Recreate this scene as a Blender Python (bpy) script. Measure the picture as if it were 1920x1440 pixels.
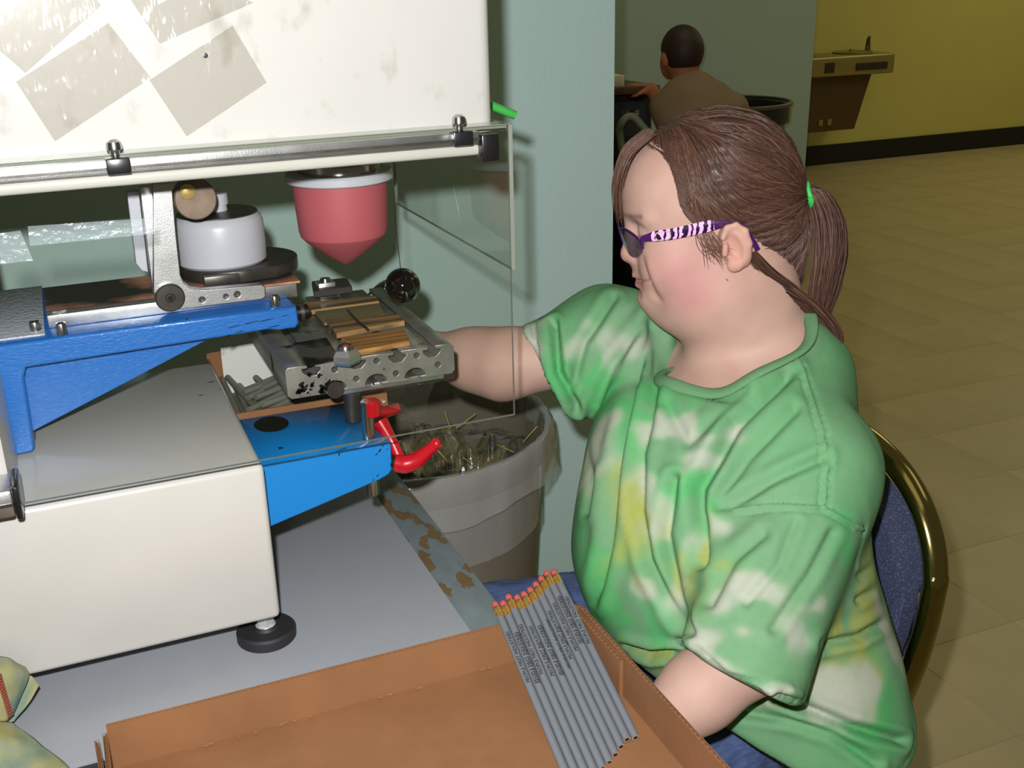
import bpy, bmesh, math, random
import numpy as np
from mathutils import Vector, Matrix
random.seed(7); RNG = np.random.default_rng(11)
for _o in list(bpy.data.objects): bpy.data.objects.remove(_o)
SC = bpy.context.scene; COL = SC.collection

# ------------------------------------------------------------------ camera
FPX = 2030.0
YAW, PIT, ROLL = math.radians(22.5), math.radians(20.5), math.radians(1.4)
CAM = np.array([0, 0, 1.42])
_fh = np.array([math.sin(YAW), math.cos(YAW), 0]); _r0 = np.array([math.cos(YAW), -math.sin(YAW), 0]); _z = np.array([0, 0, 1.0])
CF = _fh*math.cos(PIT) - _z*math.sin(PIT); _u0 = _fh*math.sin(PIT) + _z*math.cos(PIT)
CR = _r0*math.cos(ROLL) - _u0*math.sin(ROLL); CU = _u0*math.cos(ROLL) + _r0*math.sin(ROLL)
cd = bpy.data.cameras.new('camera'); cam = bpy.data.objects.new('camera', cd); COL.objects.link(cam)
cd.sensor_fit = 'HORIZONTAL'; cd.sensor_width = 36.0; cd.lens = FPX/1920*36.0; cd.clip_start = 0.02; cd.clip_end = 60
cam.matrix_world = Matrix(((CR[0], CU[0], -CF[0], CAM[0]), (CR[1], CU[1], -CF[1], CAM[1]), (CR[2], CU[2], -CF[2], CAM[2]), (0, 0, 0, 1)))
SC.camera = cam

# ------------------------------------------------------------------ light and exposure
SC.view_settings.view_transform = 'Standard'; SC.view_settings.look = 'None'
SC.view_settings.exposure = 0.0; SC.view_settings.gamma = 1.0; SC.view_settings.use_curve_mapping = False
W = bpy.data.worlds.new('world'); SC.world = W; W.use_nodes = True
W.node_tree.nodes['Background'].inputs[0].default_value = (1.0, 0.93, 0.52, 1)
W.node_tree.nodes['Background'].inputs[1].default_value = 0.075
fl = bpy.data.lights.new('camera_flash', 'SPOT'); fl.energy = 86; fl.shadow_soft_size = 0.012; fl.color = (1.0, 0.99, 0.985); fl.spot_size = math.radians(125); fl.spot_blend = 1.0
flo = bpy.data.objects.new('camera_flash', fl); COL.objects.link(flo)
flo.location = Vector(CAM - CR*0.035 + CU*0.062 + CF*0.01)
flo.rotation_euler = Vector(CF - CR*0.02 + CU*0.10).to_track_quat('-Z', 'Y').to_euler()
def ceiling_light(x, y, e, sx=1.2, sy=1.2):
    l = bpy.data.lights.new('ceiling_fluorescent', 'AREA'); l.shape = 'RECTANGLE'; l.size = sx; l.size_y = sy
    l.energy = e; l.color = (1.0, 0.93, 0.55); o = bpy.data.objects.new('ceiling_fluorescent', l); COL.objects.link(o); o.location = (x, y, 2.75)
for _x, _y, _e in ((2.2, 3.4, 6), (4.6, 3.6, 6), (6.4, 4.6, 10), (7.6, 5.8, 9), (3.0, 0.6, 3), (0.4, 0.2, 2)): ceiling_light(_x, _y, _e)

# ------------------------------------------------------------------ helpers
def ray(x, y): return CF + CR*((x-960)/FPX) - CU*((y-720)/FPX)
def at(x, y, d): return CAM + ray(x, y)*d
def onz(x, y, z): r = ray(x, y); return CAM + r*((z-CAM[2])/r[2])
def ony(x, y, Y): r = ray(x, y); return CAM + r*(Y/r[1])
def onx(x, y, X): r = ray(x, y); return CAM + r*(X/r[0])
def proj(P):
    q = np.asarray(P, float) - CAM; d = q@CF
    return 960 + FPX*(q@CR)/d, 720 - FPX*(q@CU)/d, d
def s2l(c): return tuple(((v/255)/12.92 if v/255 <= .04045 else ((v/255+.055)/1.055)**2.4) for v in c)
def alb(rgb, d):                       # photographed colour at distance d from the flash -> surface colour
    if d is None: return s2l(rgb)
    k = 1.8*(1.03/d)**2 + 0.1
    return tuple(min(.9, v/k) for v in s2l(rgb))
WM = {}
def setparent(o, p):
    if p is None: return o
    o.parent = p
    o.matrix_parent_inverse = WM.get(p.name, Matrix.Identity(4)).inverted()
    return o
def thing(name, label, cat, loc=(0, 0, 0), group=None):
    o = bpy.data.objects.new(name, None); o.empty_display_size = .05; COL.objects.link(o)
    o.location = loc; WM[o.name] = Matrix.Translation(Vector(loc)); tag(o, label, cat, group); return o
def tag(o, label=None, cat=None, group=None, kind=None):
    if label: o['label'] = label
    if cat: o['category'] = cat
    if group: o['group'] = group
    if kind: o['kind'] = kind
    return o
def link(name, me, mat, parent=None, smooth=False):
    if mat is not None and not me.materials:
        for m in (mat if isinstance(mat, (list, tuple)) else [mat]): me.materials.append(m)
    if smooth: me.polygons.foreach_set('use_smooth', [True]*len(me.polygons))
    o = bpy.data.objects.new(name, me); COL.objects.link(o); return setparent(o, parent)
def pyd(name, v, f, mat, parent=None, smooth=False):
    me = bpy.data.meshes.new(name); me.from_pydata([tuple(map(float, p)) for p in v], [], f); me.update()
    return link(name, me, mat, parent, smooth)
def fix(bm): bmesh.ops.recalc_face_normals(bm, faces=bm.faces)
def bmo(name, bm, mat, parent=None, smooth=False, sharp=None):
    me = bpy.data.meshes.new(name); fix(bm); bm.to_mesh(me); bm.free()
    if sharp is not None:
        me.polygons.foreach_set('use_smooth', [True]*len(me.polygons)); me.set_sharp_from_angle(angle=math.radians(sharp))
        smooth = False
    return link(name, me, mat, parent, smooth)
def bm_box(bm, x0, x1, y0, y1, z0, z1, bev=0, seg=2, M4=None):
    vs = [bm.verts.new((x, y, z)) for x in (x0, x1) for y in (y0, y1) for z in (z0, z1)]
    fs = [bm.faces.new([vs[i] for i in q]) for q in ((0, 1, 3, 2), (4, 6, 7, 5), (0, 4, 5, 1), (2, 3, 7, 6), (0, 2, 6, 4), (1, 5, 7, 3))]
    if M4 is not None: bmesh.ops.transform(bm, matrix=M4, verts=vs)
    if bev > 0:
        es = list({e for f in fs for e in f.edges})
        bmesh.ops.bevel(bm, geom=es, offset=bev, segments=seg, profile=.5, affect='EDGES')
def box(name, x0, x1, y0, y1, z0, z1, mat, parent=None, bev=0.0, seg=2, M4=None):
    bm = bmesh.new(); bm_box(bm, x0, x1, y0, y1, z0, z1, bev, seg, M4)
    return bmo(name, bm, mat, parent, sharp=40 if bev else None)
def frame_of(d):
    d = np.asarray(d, float); d = d/np.linalg.norm(d)
    a = np.array([0, 0, 1.0]) if abs(d[2]) < .9 else np.array([1.0, 0, 0])
    u = np.cross(a, d); u /= np.linalg.norm(u); return u, np.cross(d, u), d
def lathe(name, prof, o, axis, mat, parent=None, seg=40, sharp=35, ell=1.0, cap=True):
    u, v, d = frame_of(axis); o = np.asarray(o, float); V = []; F = []; n = len(prof)
    for r, h in prof:
        for k in range(seg):
            a = 2*math.pi*k/seg; V.append(o + d*h + (u*math.cos(a) + v*math.sin(a)*ell)*r)
    for i in range(n-1):
        for k in range(seg):
            k2 = (k+1) % seg; F.append((i*seg+k, i*seg+k2, (i+1)*seg+k2, (i+1)*seg+k))
    if cap and prof[0][0] > 1e-6: F.append(tuple(range(seg))[::-1])
    if cap and prof[-1][0] > 1e-6: F.append(tuple(range((n-1)*seg, n*seg)))
    bm = bmesh.new(); bv = [bm.verts.new(p) for p in V]
    for f in F:
        try: bm.faces.new([bv[i] for i in f])
        except ValueError: pass
    bmesh.ops.remove_doubles(bm, verts=bm.verts, dist=1e-6)
    return bmo(name, bm, mat, parent, sharp=sharp)
def cyl(name, p0, p1, r, mat, parent=None, seg=28, r1=None, bev=0.0):
    p0 = np.asarray(p0, float); p1 = np.asarray(p1, float); L = np.linalg.norm(p1-p0); r1 = r if r1 is None else r1
    pr = [(r, 0), (r1, L)] if not bev else [(r-bev, 0), (r, bev), (r1, L-bev), (r1-bev, L)]
    return lathe(name, pr, p0, p1-p0, mat, parent, seg)
def spline(pts, n):
    P = np.asarray(pts, float); m = len(P)
    if m < 3: return np.array([P[0] + (P[-1]-P[0])*t for t in np.linspace(0, 1, n)])
    Q = np.vstack([2*P[0]-P[1], P, 2*P[-1]-P[-2]]); out = []
    for s in np.linspace(0, m-1-1e-9, n):
        i = int(s); t = s-i; a, b, c, d = Q[i], Q[i+1], Q[i+2], Q[i+3]
        out.append(.5*((2*b) + (c-a)*t + (2*a-5*b+4*c-d)*t*t + (3*b-a-3*c+d)*t**3))
    return np.array(out)
def tube_geo(P, r, seg=10, flat=1.0, cap=True, up=None):
    P = np.asarray(P, float); n = len(P); R = np.full(n, r) if np.isscalar(r) else np.asarray(r, float)
    T = np.gradient(P, axis=0); T /= np.linalg.norm(T, axis=1)[:, None]+1e-12
    u = frame_of(T[0])[0] if up is None else np.asarray(up, float); V = []; F = []
    for i in range(n):
        u = u - T[i]*(u@T[i]); u = u/np.linalg.norm(u); w = np.cross(T[i], u)
        for k in range(seg):
            a = 2*math.pi*k/seg; V.append(P[i] + (u*math.cos(a) + w*math.sin(a)*flat)*R[i])
    for i in range(n-1):
        for k in range(seg):
            k2 = (k+1) % seg; F.append((i*seg+k, i*seg+k2, (i+1)*seg+k2, (i+1)*seg+k))
    if cap: F.append(tuple(range(seg))[::-1]); F.append(tuple(range((n-1)*seg, n*seg)))
    return V, F
def tube(name, pts, r, mat, parent=None, seg=12, n=None, flat=1.0, up=None):
    P = spline(pts, n) if n else np.asarray(pts, float)
    if n and not np.isscalar(r): r = np.interp(np.linspace(0, 1, n), np.linspace(0, 1, len(r)), r)
    V, F = tube_geo(P, r, seg, flat, True, up); bm = bmesh.new(); bv = [bm.verts.new(tuple(p)) for p in V]
    for f in F: bm.faces.new([bv[i] for i in f])
    return bmo(name, bm, mat, parent, sharp=50)
def prism(name, outer, holes, o, u, v, nrm, th, mat, parent=None, bev=0.0):
    """flat shape (outline + holes, in metres along u and v from o) extruded th along nrm"""
    cu = bpy.data.curves.new(name, 'CURVE'); cu.dimensions = '2D'; cu.fill_mode = 'BOTH'; cu.extrude = th/2
    if bev: cu.bevel_depth = bev; cu.bevel_resolution = 1; cu.extrude = max(th/2-bev, 1e-4); cu.offset = -bev
    for lp in [outer]+list(holes):
        sp = cu.splines.new('POLY'); sp.points.add(len(lp)-1); sp.use_cyclic_u = True
        for p, q in zip(sp.points, lp): p.co = (q[0], q[1], 0, 1)
    tmp = bpy.data.objects.new(name, cu); COL.objects.link(tmp)
    me = bpy.data.meshes.new_from_object(tmp.evaluated_get(bpy.context.evaluated_depsgraph_get()))
    bpy.data.objects.remove(tmp); bpy.data.curves.remove(cu)
    u, v, nrm, o = [np.asarray(a, float) for a in (u, v, nrm, o)]; c = o + nrm*th/2
    me.transform(Matrix(((u[0], v[0], nrm[0], c[0]), (u[1], v[1], nrm[1], c[1]), (u[2], v[2], nrm[2], c[2]), (0, 0, 0, 1))))
    me.materials.clear(); bm = bmesh.new(); bm.from_mesh(me); bmesh.ops.remove_doubles(bm, verts=bm.verts, dist=1e-5)
    fix(bm); bm.to_mesh(me); bm.free(); me.name = name
    return link(name, me, mat, parent)
def circle(cx, cy, r, n=20, a0=0, a1=2*math.pi):
    full = abs(a1-a0-2*math.pi) < 1e-6
    return [(cx+r*math.cos(a0+(a1-a0)*k/(n if full else n-1)), cy+r*math.sin(a0+(a1-a0)*k/(n if full else n-1))) for k in range(n)]
def rrect(x0, x1, y0, y1, r, n=5):
    out = []
    for cx, cy, a in ((x1-r, y1-r, 0), (x0+r, y1-r, 90), (x0+r, y0+r, 180), (x1-r, y0+r, 270)):
        for k in range(n):
            t = math.radians(a+90*k/(n-1)); out.append((cx+r*math.cos(t), cy+r*math.sin(t)))
    return out
def ico(name, c, r, mat, parent=None, sub=3, sc=(1, 1, 1)):
    bm = bmesh.new(); bmesh.ops.create_icosphere(bm, subdivisions=sub, radius=r)
    bmesh.ops.transform(bm, matrix=Matrix.Translation(Vector(c)) @ Matrix.Diagonal((sc[0], sc[1], sc[2], 1)), verts=bm.verts)
    return bmo(name, bm, mat, parent, smooth=True)
def copy_tree(o, parent=None, M4=None, name=None):
    c = o.copy(); COL.objects.link(c)
    if name: c.name = name
    if parent is not None: c.parent = parent
    for ch in o.children:
        d = ch.copy(); COL.objects.link(d); d.parent = c
    return c
_nd = [(np.array([math.sin(a*1.7+b), math.cos(a*2.3-b*.7), math.sin(a*3.1+b*1.9)]), a*5.1+b) for a, b in ((i*.73, i*1.31) for i in range(1, 14))]
def snoise(P, s):
    P = np.asarray(P, float)*s; v = np.zeros(P.shape[:-1])
    for i, (d, ph) in enumerate(_nd):
        d2 = _nd[(i*5+3) % 13][0]
        v += np.sin(P@d*(1+.17*i)+ph + 1.3*np.sin(P@d2*1.3+ph*2))
    return v/4.2

# ------------------------------------------------------------------ implicit surfaces (bodies, cloth)
class Field:
    def __init__(s, xs, ys, zs):
        s.ax = [np.asarray(a, np.float32) for a in (xs, ys, zs)]; s.V = np.full([len(a) for a in s.ax], 1.0, np.float32)
    def prim(s, fn, lo, hi, k=0.0, op='u', pad=.03):
        sl = []
        for a, l, h in zip(s.ax, lo, hi):
            i0 = max(0, int(np.searchsorted(a, l-pad-k))-1); i1 = min(len(a), int(np.searchsorted(a, h+pad+k))+1)
            if i1 <= i0: return
            sl.append(slice(i0, i1))
        sl = tuple(sl); G = np.stack(np.meshgrid(*[a[q] for a, q in zip(s.ax, sl)], indexing='ij'), -1)
        d = fn(G).astype(np.float32); A = s.V[sl]
        if op == 's': d = -d
        if op in 'si': A = -A; d = -d
        if k > 0:
            h = np.clip(.5+.5*(A-d)/k, 0, 1); R = A*(1-h)+d*h - k*h*(1-h)
        else: R = np.minimum(A, d)
        s.V[sl] = -R if op in 'si' else R
    def cone(s, a, b, ra, rb, k=0.0, op='u', pad=.03):
        a = np.asarray(a, np.float32); b = np.asarray(b, np.float32); ba = b-a; L = float(ba@ba)
        def fn(P):
            q = P-a; t = np.clip((q@ba)/L, 0, 1); return np.linalg.norm(q-t[..., None]*ba, axis=-1)-(ra+(rb-ra)*t)
        r = max(ra, rb); s.prim(fn, np.minimum(a, b)-r, np.maximum(a, b)+r, k, op, pad)
    def ell(s, c, r, k=0.0, op='u', A=None, pad=.03):
        c = np.asarray(c, np.float32); r = np.asarray(r, np.float32); A = np.eye(3, dtype=np.float32) if A is None else np.asarray(A, np.float32)
        def fn(P):
            q = (P-c)@A; k0 = np.linalg.norm(q/r, axis=-1); k1 = np.linalg.norm(q/(r*r), axis=-1)+1e-9; return k0*(k0-1)/k1
        e = np.abs(A)@r; s.prim(fn, c-e, c+e, k, op, pad)
    def mesh(s):
        V = s.V; I = V < 0; n = np.array(V.shape)-1; cnt = np.zeros(n, np.int8)
        for a in (0, 1):
            for b in (0, 1):
                for c in (0, 1): cnt += I[a:a+n[0], b:b+n[1], c:c+n[2]]
        act = np.argwhere((cnt > 0) & (cnt < 8)); idx = np.full(n, -1, np.int64); idx[tuple(act.T)] = np.arange(len(act))
        acc = np.zeros((len(act), 3)); num = np.zeros(len(act)); cr = [(a, b, c) for a in (0, 1) for b in (0, 1) for c in (0, 1)]
        for p in cr:
            for axn in range(3):
                if p[axn]: continue
                q = list(p); q[axn] = 1; i0 = act+np.array(p); i1 = act+np.array(q)
                v0 = V[tuple(i0.T)].astype(float); v1 = V[tuple(i1.T)].astype(float); m = (v0 < 0) != (v1 < 0); t = np.where(m, v0/(v0-v1+1e-20), 0)
                P0 = np.stack([s.ax[j][i0[:, j]] for j in range(3)], 1); P1 = np.stack([s.ax[j][i1[:, j]] for j in range(3)], 1)
                acc[m] += (P0+(P1-P0)*t[:, None])[m]; num[m] += 1
        vert = acc/num[:, None]; F = []
        for axn in range(3):
            o1, o2 = [(1, 2), (2, 0), (0, 1)][axn]; sl0 = [slice(0, None)]*3; sl1 = [slice(0, None)]*3
            sl0[axn] = slice(0, -1); sl1[axn] = slice(1, None); ch = I[tuple(sl0)] != I[tuple(sl1)]
            e = np.argwhere(ch); e = e[(e[:, o1] > 0) & (e[:, o2] > 0) & (e[:, o1] < n[o1]) & (e[:, o2] < n[o2])]
            fl = I[tuple(e.T)]; d1 = np.zeros(3, int); d1[o1] = 1; d2 = np.zeros(3, int); d2[o2] = 1
            q = np.stack([idx[tuple((e-d1-d2).T)], idx[tuple((e-d2).T)], idx[tuple(e.T)], idx[tuple((e-d1).T)]], 1)
            q[~fl] = q[~fl][:, ::-1]; F.append(q)
        F = np.vstack(F); F = F[(F >= 0).all(1)]; return vert, F
def vnormals(V, F):
    N = np.zeros_like(V); fn = np.cross(V[F[:, 2]]-V[F[:, 0]], V[F[:, 3]]-V[F[:, 1]])
    for k in range(4): np.add.at(N, F[:, k], fn)
    return N/(np.linalg.norm(N, axis=1)[:, None]+1e-12)
def relax(V, F, it=2, lam=.5):
    for _ in range(it):
        S = np.zeros_like(V); c = np.zeros(len(V))
        for k in range(4):
            np.add.at(S, F[:, k], V[F[:, (k+1) % 4]]+V[F[:, (k+3) % 4]]); np.add.at(c, F[:, k], 2)
        V = V+lam*(S/np.maximum(c, 1)[:, None]-V)
    return V
def meshcol(name, V, F, mat, parent=None, col=None):
    me = bpy.data.meshes.new(name); me.vertices.add(len(V)); me.vertices.foreach_set('co', np.asarray(V, np.float32).ravel())
    F = np.asarray(F); nf, w = F.shape; me.loops.add(nf*w); me.loops.foreach_set('vertex_index', F.astype(np.int32).ravel())
    me.polygons.add(nf); me.polygons.foreach_set('loop_start', np.arange(0, nf*w, w, dtype=np.int32)); me.update(calc_edges=True); me.validate()
    if col is not None:
        a = me.color_attributes.new('Col', 'FLOAT_COLOR', 'POINT')
        c4 = np.ones((len(V), 4), np.float32); c4[:, :3] = col; a.data.foreach_set('color', c4.ravel())
    return link(name, me, mat, parent, smooth=True)
def rect_axis(lo, hi, fine_lo, fine_hi, h, H):
    a = list(np.arange(fine_lo, fine_hi+1e-6, h)); x = fine_lo; s = h
    while x > lo: s = min(H, s*1.25); x -= s; a.insert(0, x)
    x = a[-1]; s = h
    while x < hi: s = min(H, s*1.25); x += s; a.append(x)
    return np.array(a)

# ------------------------------------------------------------------ materials
def M(name, rgb, rough=.5, metal=0.0, d=None, var=0.0, vs=10, bump=0.0, bs=300, coat=0.0, sss=0.0, spec=.5, rgb2=None, t2=(.5, .6), s2=30, stretch=None, vcol=False, coatr=.08, emit=0, det2=4):
    m = bpy.data.materials.new(name); m.use_nodes = True; nt = m.node_tree; N = nt.nodes; Lk = nt.links; b = N['Principled BSDF']
    c = alb(rgb, d); b.inputs['Base Color'].default_value = (*c, 1); b.inputs['Roughness'].default_value = rough; b.inputs['Metallic'].default_value = metal
    b.inputs['Specular IOR Level'].default_value = spec
    if coat: b.inputs['Coat Weight'].default_value = coat; b.inputs['Coat Roughness'].default_value = coatr
    if sss: b.inputs['Subsurface Weight'].default_value = sss; b.inputs['Subsurface Radius'].default_value = (.012, .005, .003); b.inputs['Subsurface Scale'].default_value = .6
    tc = N.new('ShaderNodeTexCoord'); vec = tc.outputs['Object']
    if stretch:
        mp = N.new('ShaderNodeMapping'); mp.inputs['Scale'].default_value = stretch; Lk.new(vec, mp.inputs[0]); vec = mp.outputs[0]
    src = None
    def noise(sc, det=3):
        n = N.new('ShaderNodeTexNoise'); n.inputs['Scale'].default_value = sc; n.inputs['Detail'].default_value = det; Lk.new(vec, n.inputs['Vector']); return n
    if vcol:
        a = N.new('ShaderNodeVertexColor'); a.layer_name = 'Col'; src = a.outputs[0]; Lk.new(src, b.inputs['Base Color'])
    if rgb2 is not None:
        n = noise(s2, det2); rp = N.new('ShaderNodeValToRGB'); rp.color_ramp.elements[0].position = t2[0]; rp.color_ramp.elements[1].position = t2[1]
        Lk.new(n.outputs[0], rp.inputs[0]); mx = N.new('ShaderNodeMix'); mx.data_type = 'RGBA'
        Lk.new(rp.outputs[0], mx.inputs[0]); mx.inputs[6].default_value = (*c, 1)
        if src: Lk.new(src, mx.inputs[6])
        mx.inputs[7].default_value = (*alb(rgb2, d), 1); src = mx.outputs[2]; Lk.new(src, b.inputs['Base Color'])
    if var:
        n = noise(vs, 5); mr = N.new('ShaderNodeMapRange'); mr.inputs[1].default_value = .3; mr.inputs[2].default_value = .7; mr.inputs[3].default_value = 1-var; mr.inputs[4].default_value = 1+var
        Lk.new(n.outputs[0], mr.inputs[0]); mx = N.new('ShaderNodeMix'); mx.data_type = 'RGBA'; mx.blend_type = 'MULTIPLY'; mx.inputs[0].default_value = 1
        mx.inputs[6].default_value = (*c, 1)
        if src: Lk.new(src, mx.inputs[6])
        Lk.new(mr.outputs[0], mx.inputs[7]); src = mx.outputs[2]; Lk.new(src, b.inputs['Base Color'])
    if bump:
        n = noise(bs, 2); bp = N.new('ShaderNodeBump'); bp.inputs['Strength'].default_value = min(1, bump); bp.inputs['Distance'].default_value = .002
        Lk.new(n.outputs[0], bp.inputs['Height']); Lk.new(bp.outputs[0], b.inputs['Normal'])
        if coat: Lk.new(bp.outputs[0], b.inputs['Coat Normal'])
    return m
def clear(name, tint=(.93, .94, .92), rough=.03, ior=1.45, haze=0.0, hcol=(200, 200, 195), bump=0, bs=60, stretch=None, gl=1.0, slab=False):
    m = bpy.data.materials.new(name); m.use_nodes = True; nt = m.node_tree; N = nt.nodes; Lk = nt.links; N.clear()
    out = N.new('ShaderNodeOutputMaterial'); tr = N.new('ShaderNodeBsdfTransparent'); tr.inputs[0].default_value = (*tint, 1)
    g = N.new('ShaderNodeBsdfGlossy'); g.inputs['Roughness'].default_value = rough; g.inputs[0].default_value = (gl, gl, gl, 1)
    fr = N.new('ShaderNodeLayerWeight'); F0 = ((ior-1)/(ior+1))**2; mx = N.new('ShaderNodeMixShader')
    if bump:
        tc = N.new('ShaderNodeTexCoord'); n = N.new('ShaderNodeTexNoise'); n.inputs['Scale'].default_value = bs; n.inputs['Detail'].default_value = 3; v = tc.outputs['Object']
        if stretch:
            mp = N.new('ShaderNodeMapping'); mp.inputs['Scale'].default_value = stretch; Lk.new(v, mp.inputs[0]); v = mp.outputs[0]
        Lk.new(v, n.inputs['Vector']); bp = N.new('ShaderNodeBump'); bp.inputs['Strength'].default_value = bump; bp.inputs['Distance'].default_value = .004
        Lk.new(n.outputs[0], bp.inputs['Height']); Lk.new(bp.outputs[0], g.inputs['Normal']); Lk.new(bp.outputs[0], fr.inputs['Normal'])
    base = tr.outputs[0]
    if haze:
        df = N.new('ShaderNodeBsdfDiffuse'); df.inputs[0].default_value = (*s2l(hcol), 1); m2 = N.new('ShaderNodeMixShader'); m2.inputs[0].default_value = haze
        Lk.new(base, m2.inputs[1]); Lk.new(df.outputs[0], m2.inputs[2]); base = m2.outputs[0]
    pw = N.new('ShaderNodeMath'); pw.operation = 'POWER'; pw.inputs[1].default_value = 5; Lk.new(fr.outputs['Facing'], pw.inputs[0])
    ma = N.new('ShaderNodeMath'); ma.operation = 'MULTIPLY_ADD'; ma.inputs[1].default_value = 1-F0; ma.inputs[2].default_value = F0; Lk.new(pw.outputs[0], ma.inputs[0])
    ge = N.new('ShaderNodeNewGeometry'); sb_ = N.new('ShaderNodeMath'); sb_.operation = 'SUBTRACT'; sb_.inputs[0].default_value = 1; Lk.new(ge.outputs['Backfacing'], sb_.inputs[1])
    mu = N.new('ShaderNodeMath'); mu.operation = 'MULTIPLY'; Lk.new(ma.outputs[0], mu.inputs[0])
    if slab: Lk.new(sb_.outputs[0], mu.inputs[1])
    else: mu.inputs[1].default_value = 1.0   # reflect once per sheet, at the outer face
    Lk.new(mu.outputs[0], mx.inputs[0]); Lk.new(base, mx.inputs[1]); Lk.new(g.outputs[0], mx.inputs[2]); Lk.new(mx.outputs[0], out.inputs[0])
    return m
m_white = M('white_enamel', (246, 243, 236), .32, d=1.03, var=.02, vs=14, coat=.3)
m_white2 = M('smudged_white_enamel', (236, 234, 228), .32, d=1.03, var=.02, vs=14, rgb2=(206, 203, 192), t2=(.60, .78), s2=44, coat=.3, stretch=(1, 1, .6))
m_blue = M('blue_hammered_paint', (34, 124, 222), .38, d=1.16, bump=.25, bs=420, coat=.5, rgb2=(22, 26, 40), t2=(.735, .76), s2=40, stretch=(.35, 1, 1.8))
m_blue2 = M('bright_blue_paint', (10, 146, 232), .45, d=1.10, coat=.2, rgb2=(18, 22, 40), t2=(.74, .76), s2=42, stretch=(1, 1, .7))
m_alu = M('machined_aluminium', (208, 208, 212), .38, 1.0, var=.12, vs=60, bump=.08, bs=900)
m_alu_worn = M('worn_aluminium', (172, 172, 168), .42, .85, var=.2, vs=40, rgb2=(38, 36, 34), t2=(.60, .70), s2=26, bump=.1, bs=500)
m_steel = M('polished_steel', (190, 190, 192), .2, 1.0)
m_dsteel = M('dark_steel', (88, 84, 82), .38, .8, var=.2, vs=80, d=None)
m_brass = M('brass_pin', (214, 184, 120), .3, .6)
m_zinc = M('zinc_plated_steel', (206, 210, 212), .3, .45)
m_gold = M('gold_ferrule', (250, 208, 116), .2, .88)
m_black = M('black_plastic', (22, 21, 24), .3, coat=.5)
m_gloss = M('glossy_black_phenolic', (10, 9, 10), .07, coat=1.0, coatr=.03)
m_rubber = M('black_rubber', (34, 33, 36), .6)
m_ink = M('dried_black_ink', (14, 13, 14), .35)
m_red = M('red_lever_plastic', (205, 16, 34), .28, d=1.15, coat=.4)
m_pink = M('pink_silicone', (226, 112, 124), .55, d=1.05, sss=.15)
m_cup = M('white_plastic_cup', (226, 228, 242), .35, d=1.12)
m_copper = M('inked_steel_cliche', (212, 152, 126), .2, .15, rgb2=(48, 44, 46), t2=(.40, .56), s2=11)
m_plexi = clear('clear_acrylic', (.955, .96, .945), .02, 1.36, slab=True)
m_plexiedge = M('acrylic_cut_edge', (150, 155, 142), .25, d=1.1)
m_tape = clear('clear_adhesive_tape', (.90, .89, .865), .07, 1.9, .08, (190, 186, 174), 1.0, 34, (1.6, 1, .45))
m_tape2 = clear('frosted_adhesive_tape', (.86, .88, .88), .25, 1.5, .22, (190, 205, 210), .3, 200)
m_wrap = clear('clear_wrapping_film', (.97, .97, .96), .08, 1.25, .02, (200, 200, 190), .9, 55)
m_wood = M('worn_pine_slat', (168, 130, 84), .55, d=1.25, var=.4, vs=200, stretch=(.06, 1, 1), rgb2=(84, 74, 56), t2=(.46, .62), s2=90, coat=.5, bump=.2, bs=200)
m_wood2 = M('amber_pine_slat', (178, 128, 72), .5, d=1.25, var=.4, vs=200, stretch=(.06, 1, 1), rgb2=(120, 82, 40), t2=(.5, .65), s2=90, coat=.5, bump=.2, bs=200)
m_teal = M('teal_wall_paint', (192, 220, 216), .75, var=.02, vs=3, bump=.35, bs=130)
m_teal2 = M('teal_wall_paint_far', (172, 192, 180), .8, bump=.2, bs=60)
m_yellow = M('yellow_wall_paint', (212, 202, 112), .7, var=.03, vs=2)
m_base = M('black_baseboard_vinyl', (22, 20, 18), .5)
m_tile = M('beige_vinyl_tile', (196, 178, 134), .42, var=.10, vs=5, rgb2=(176, 160, 118), t2=(.45, .7), s2=1.4)
m_grout = M('tile_joint', (180, 163, 122), .7)
m_tab = M('grey_laminate', (176, 180, 188), .45, d=1.15, var=.02, vs=30)
m_strip = M('chipped_grey_paint', (118, 130, 134), .45, d=1.3, rgb2=(116, 94, 64), t2=(.545, .56), s2=24, stretch=(1.6, .7, 1), var=.1, vs=40)
m_tedge = M('black_table_edge', (30, 30, 36), .5)
m_card = M('brown_cardboard', (184, 128, 82), .8, d=1.0, var=.10, vs=16, stretch=(1, 1, .5), bump=.1, bs=120)
m_fibre = M('torn_cardboard_fibre', (224, 176, 120), .9, d=1.03)
m_pencil = M('grey_pencil_lacquer', (140, 146, 156), .35, d=1.08, coat=.35, coatr=.2)
m_pencil2 = M('dull_grey_pencil', (120, 122, 112), .5, d=1.3)
m_eraser = M('pink_eraser', (236, 112, 104), .7, d=1.08)
m_print = M('black_print', (20, 20, 24), .5)
m_cutwood = M('pale_cut_wood', (205, 178, 150), .6, d=1.05)
m_green = M('green_pencil_lacquer', (62, 176, 78), .35, d=1.2, coat=.3)
m_canbody = M('grey_bin_plastic', (98, 92, 82), .5, d=1.9, var=.03)
m_liner = clear('clear_bin_liner', (.86, .86, .85), .12, 1.5, .34, (206, 206, 202), .5, 14, (1, 1, .4))
m_trash = M('olive_rubbish', (88, 82, 52), .35, d=1.9, var=.5, vs=30, rgb2=(40, 36, 24), t2=(.45, .6), s2=22, coat=1.0, bump=1, bs=60)
m_denim = M('blue_denim', (74, 92, 136), .85, d=1.4, var=.25, vs=260, stretch=(.25, 1, 1), bump=.4, bs=500)
m_skin = M('skin', (210, 165, 150), .6, d=1.25, vcol=True, sss=.12, var=.03, vs=60, spec=.35)
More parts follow.
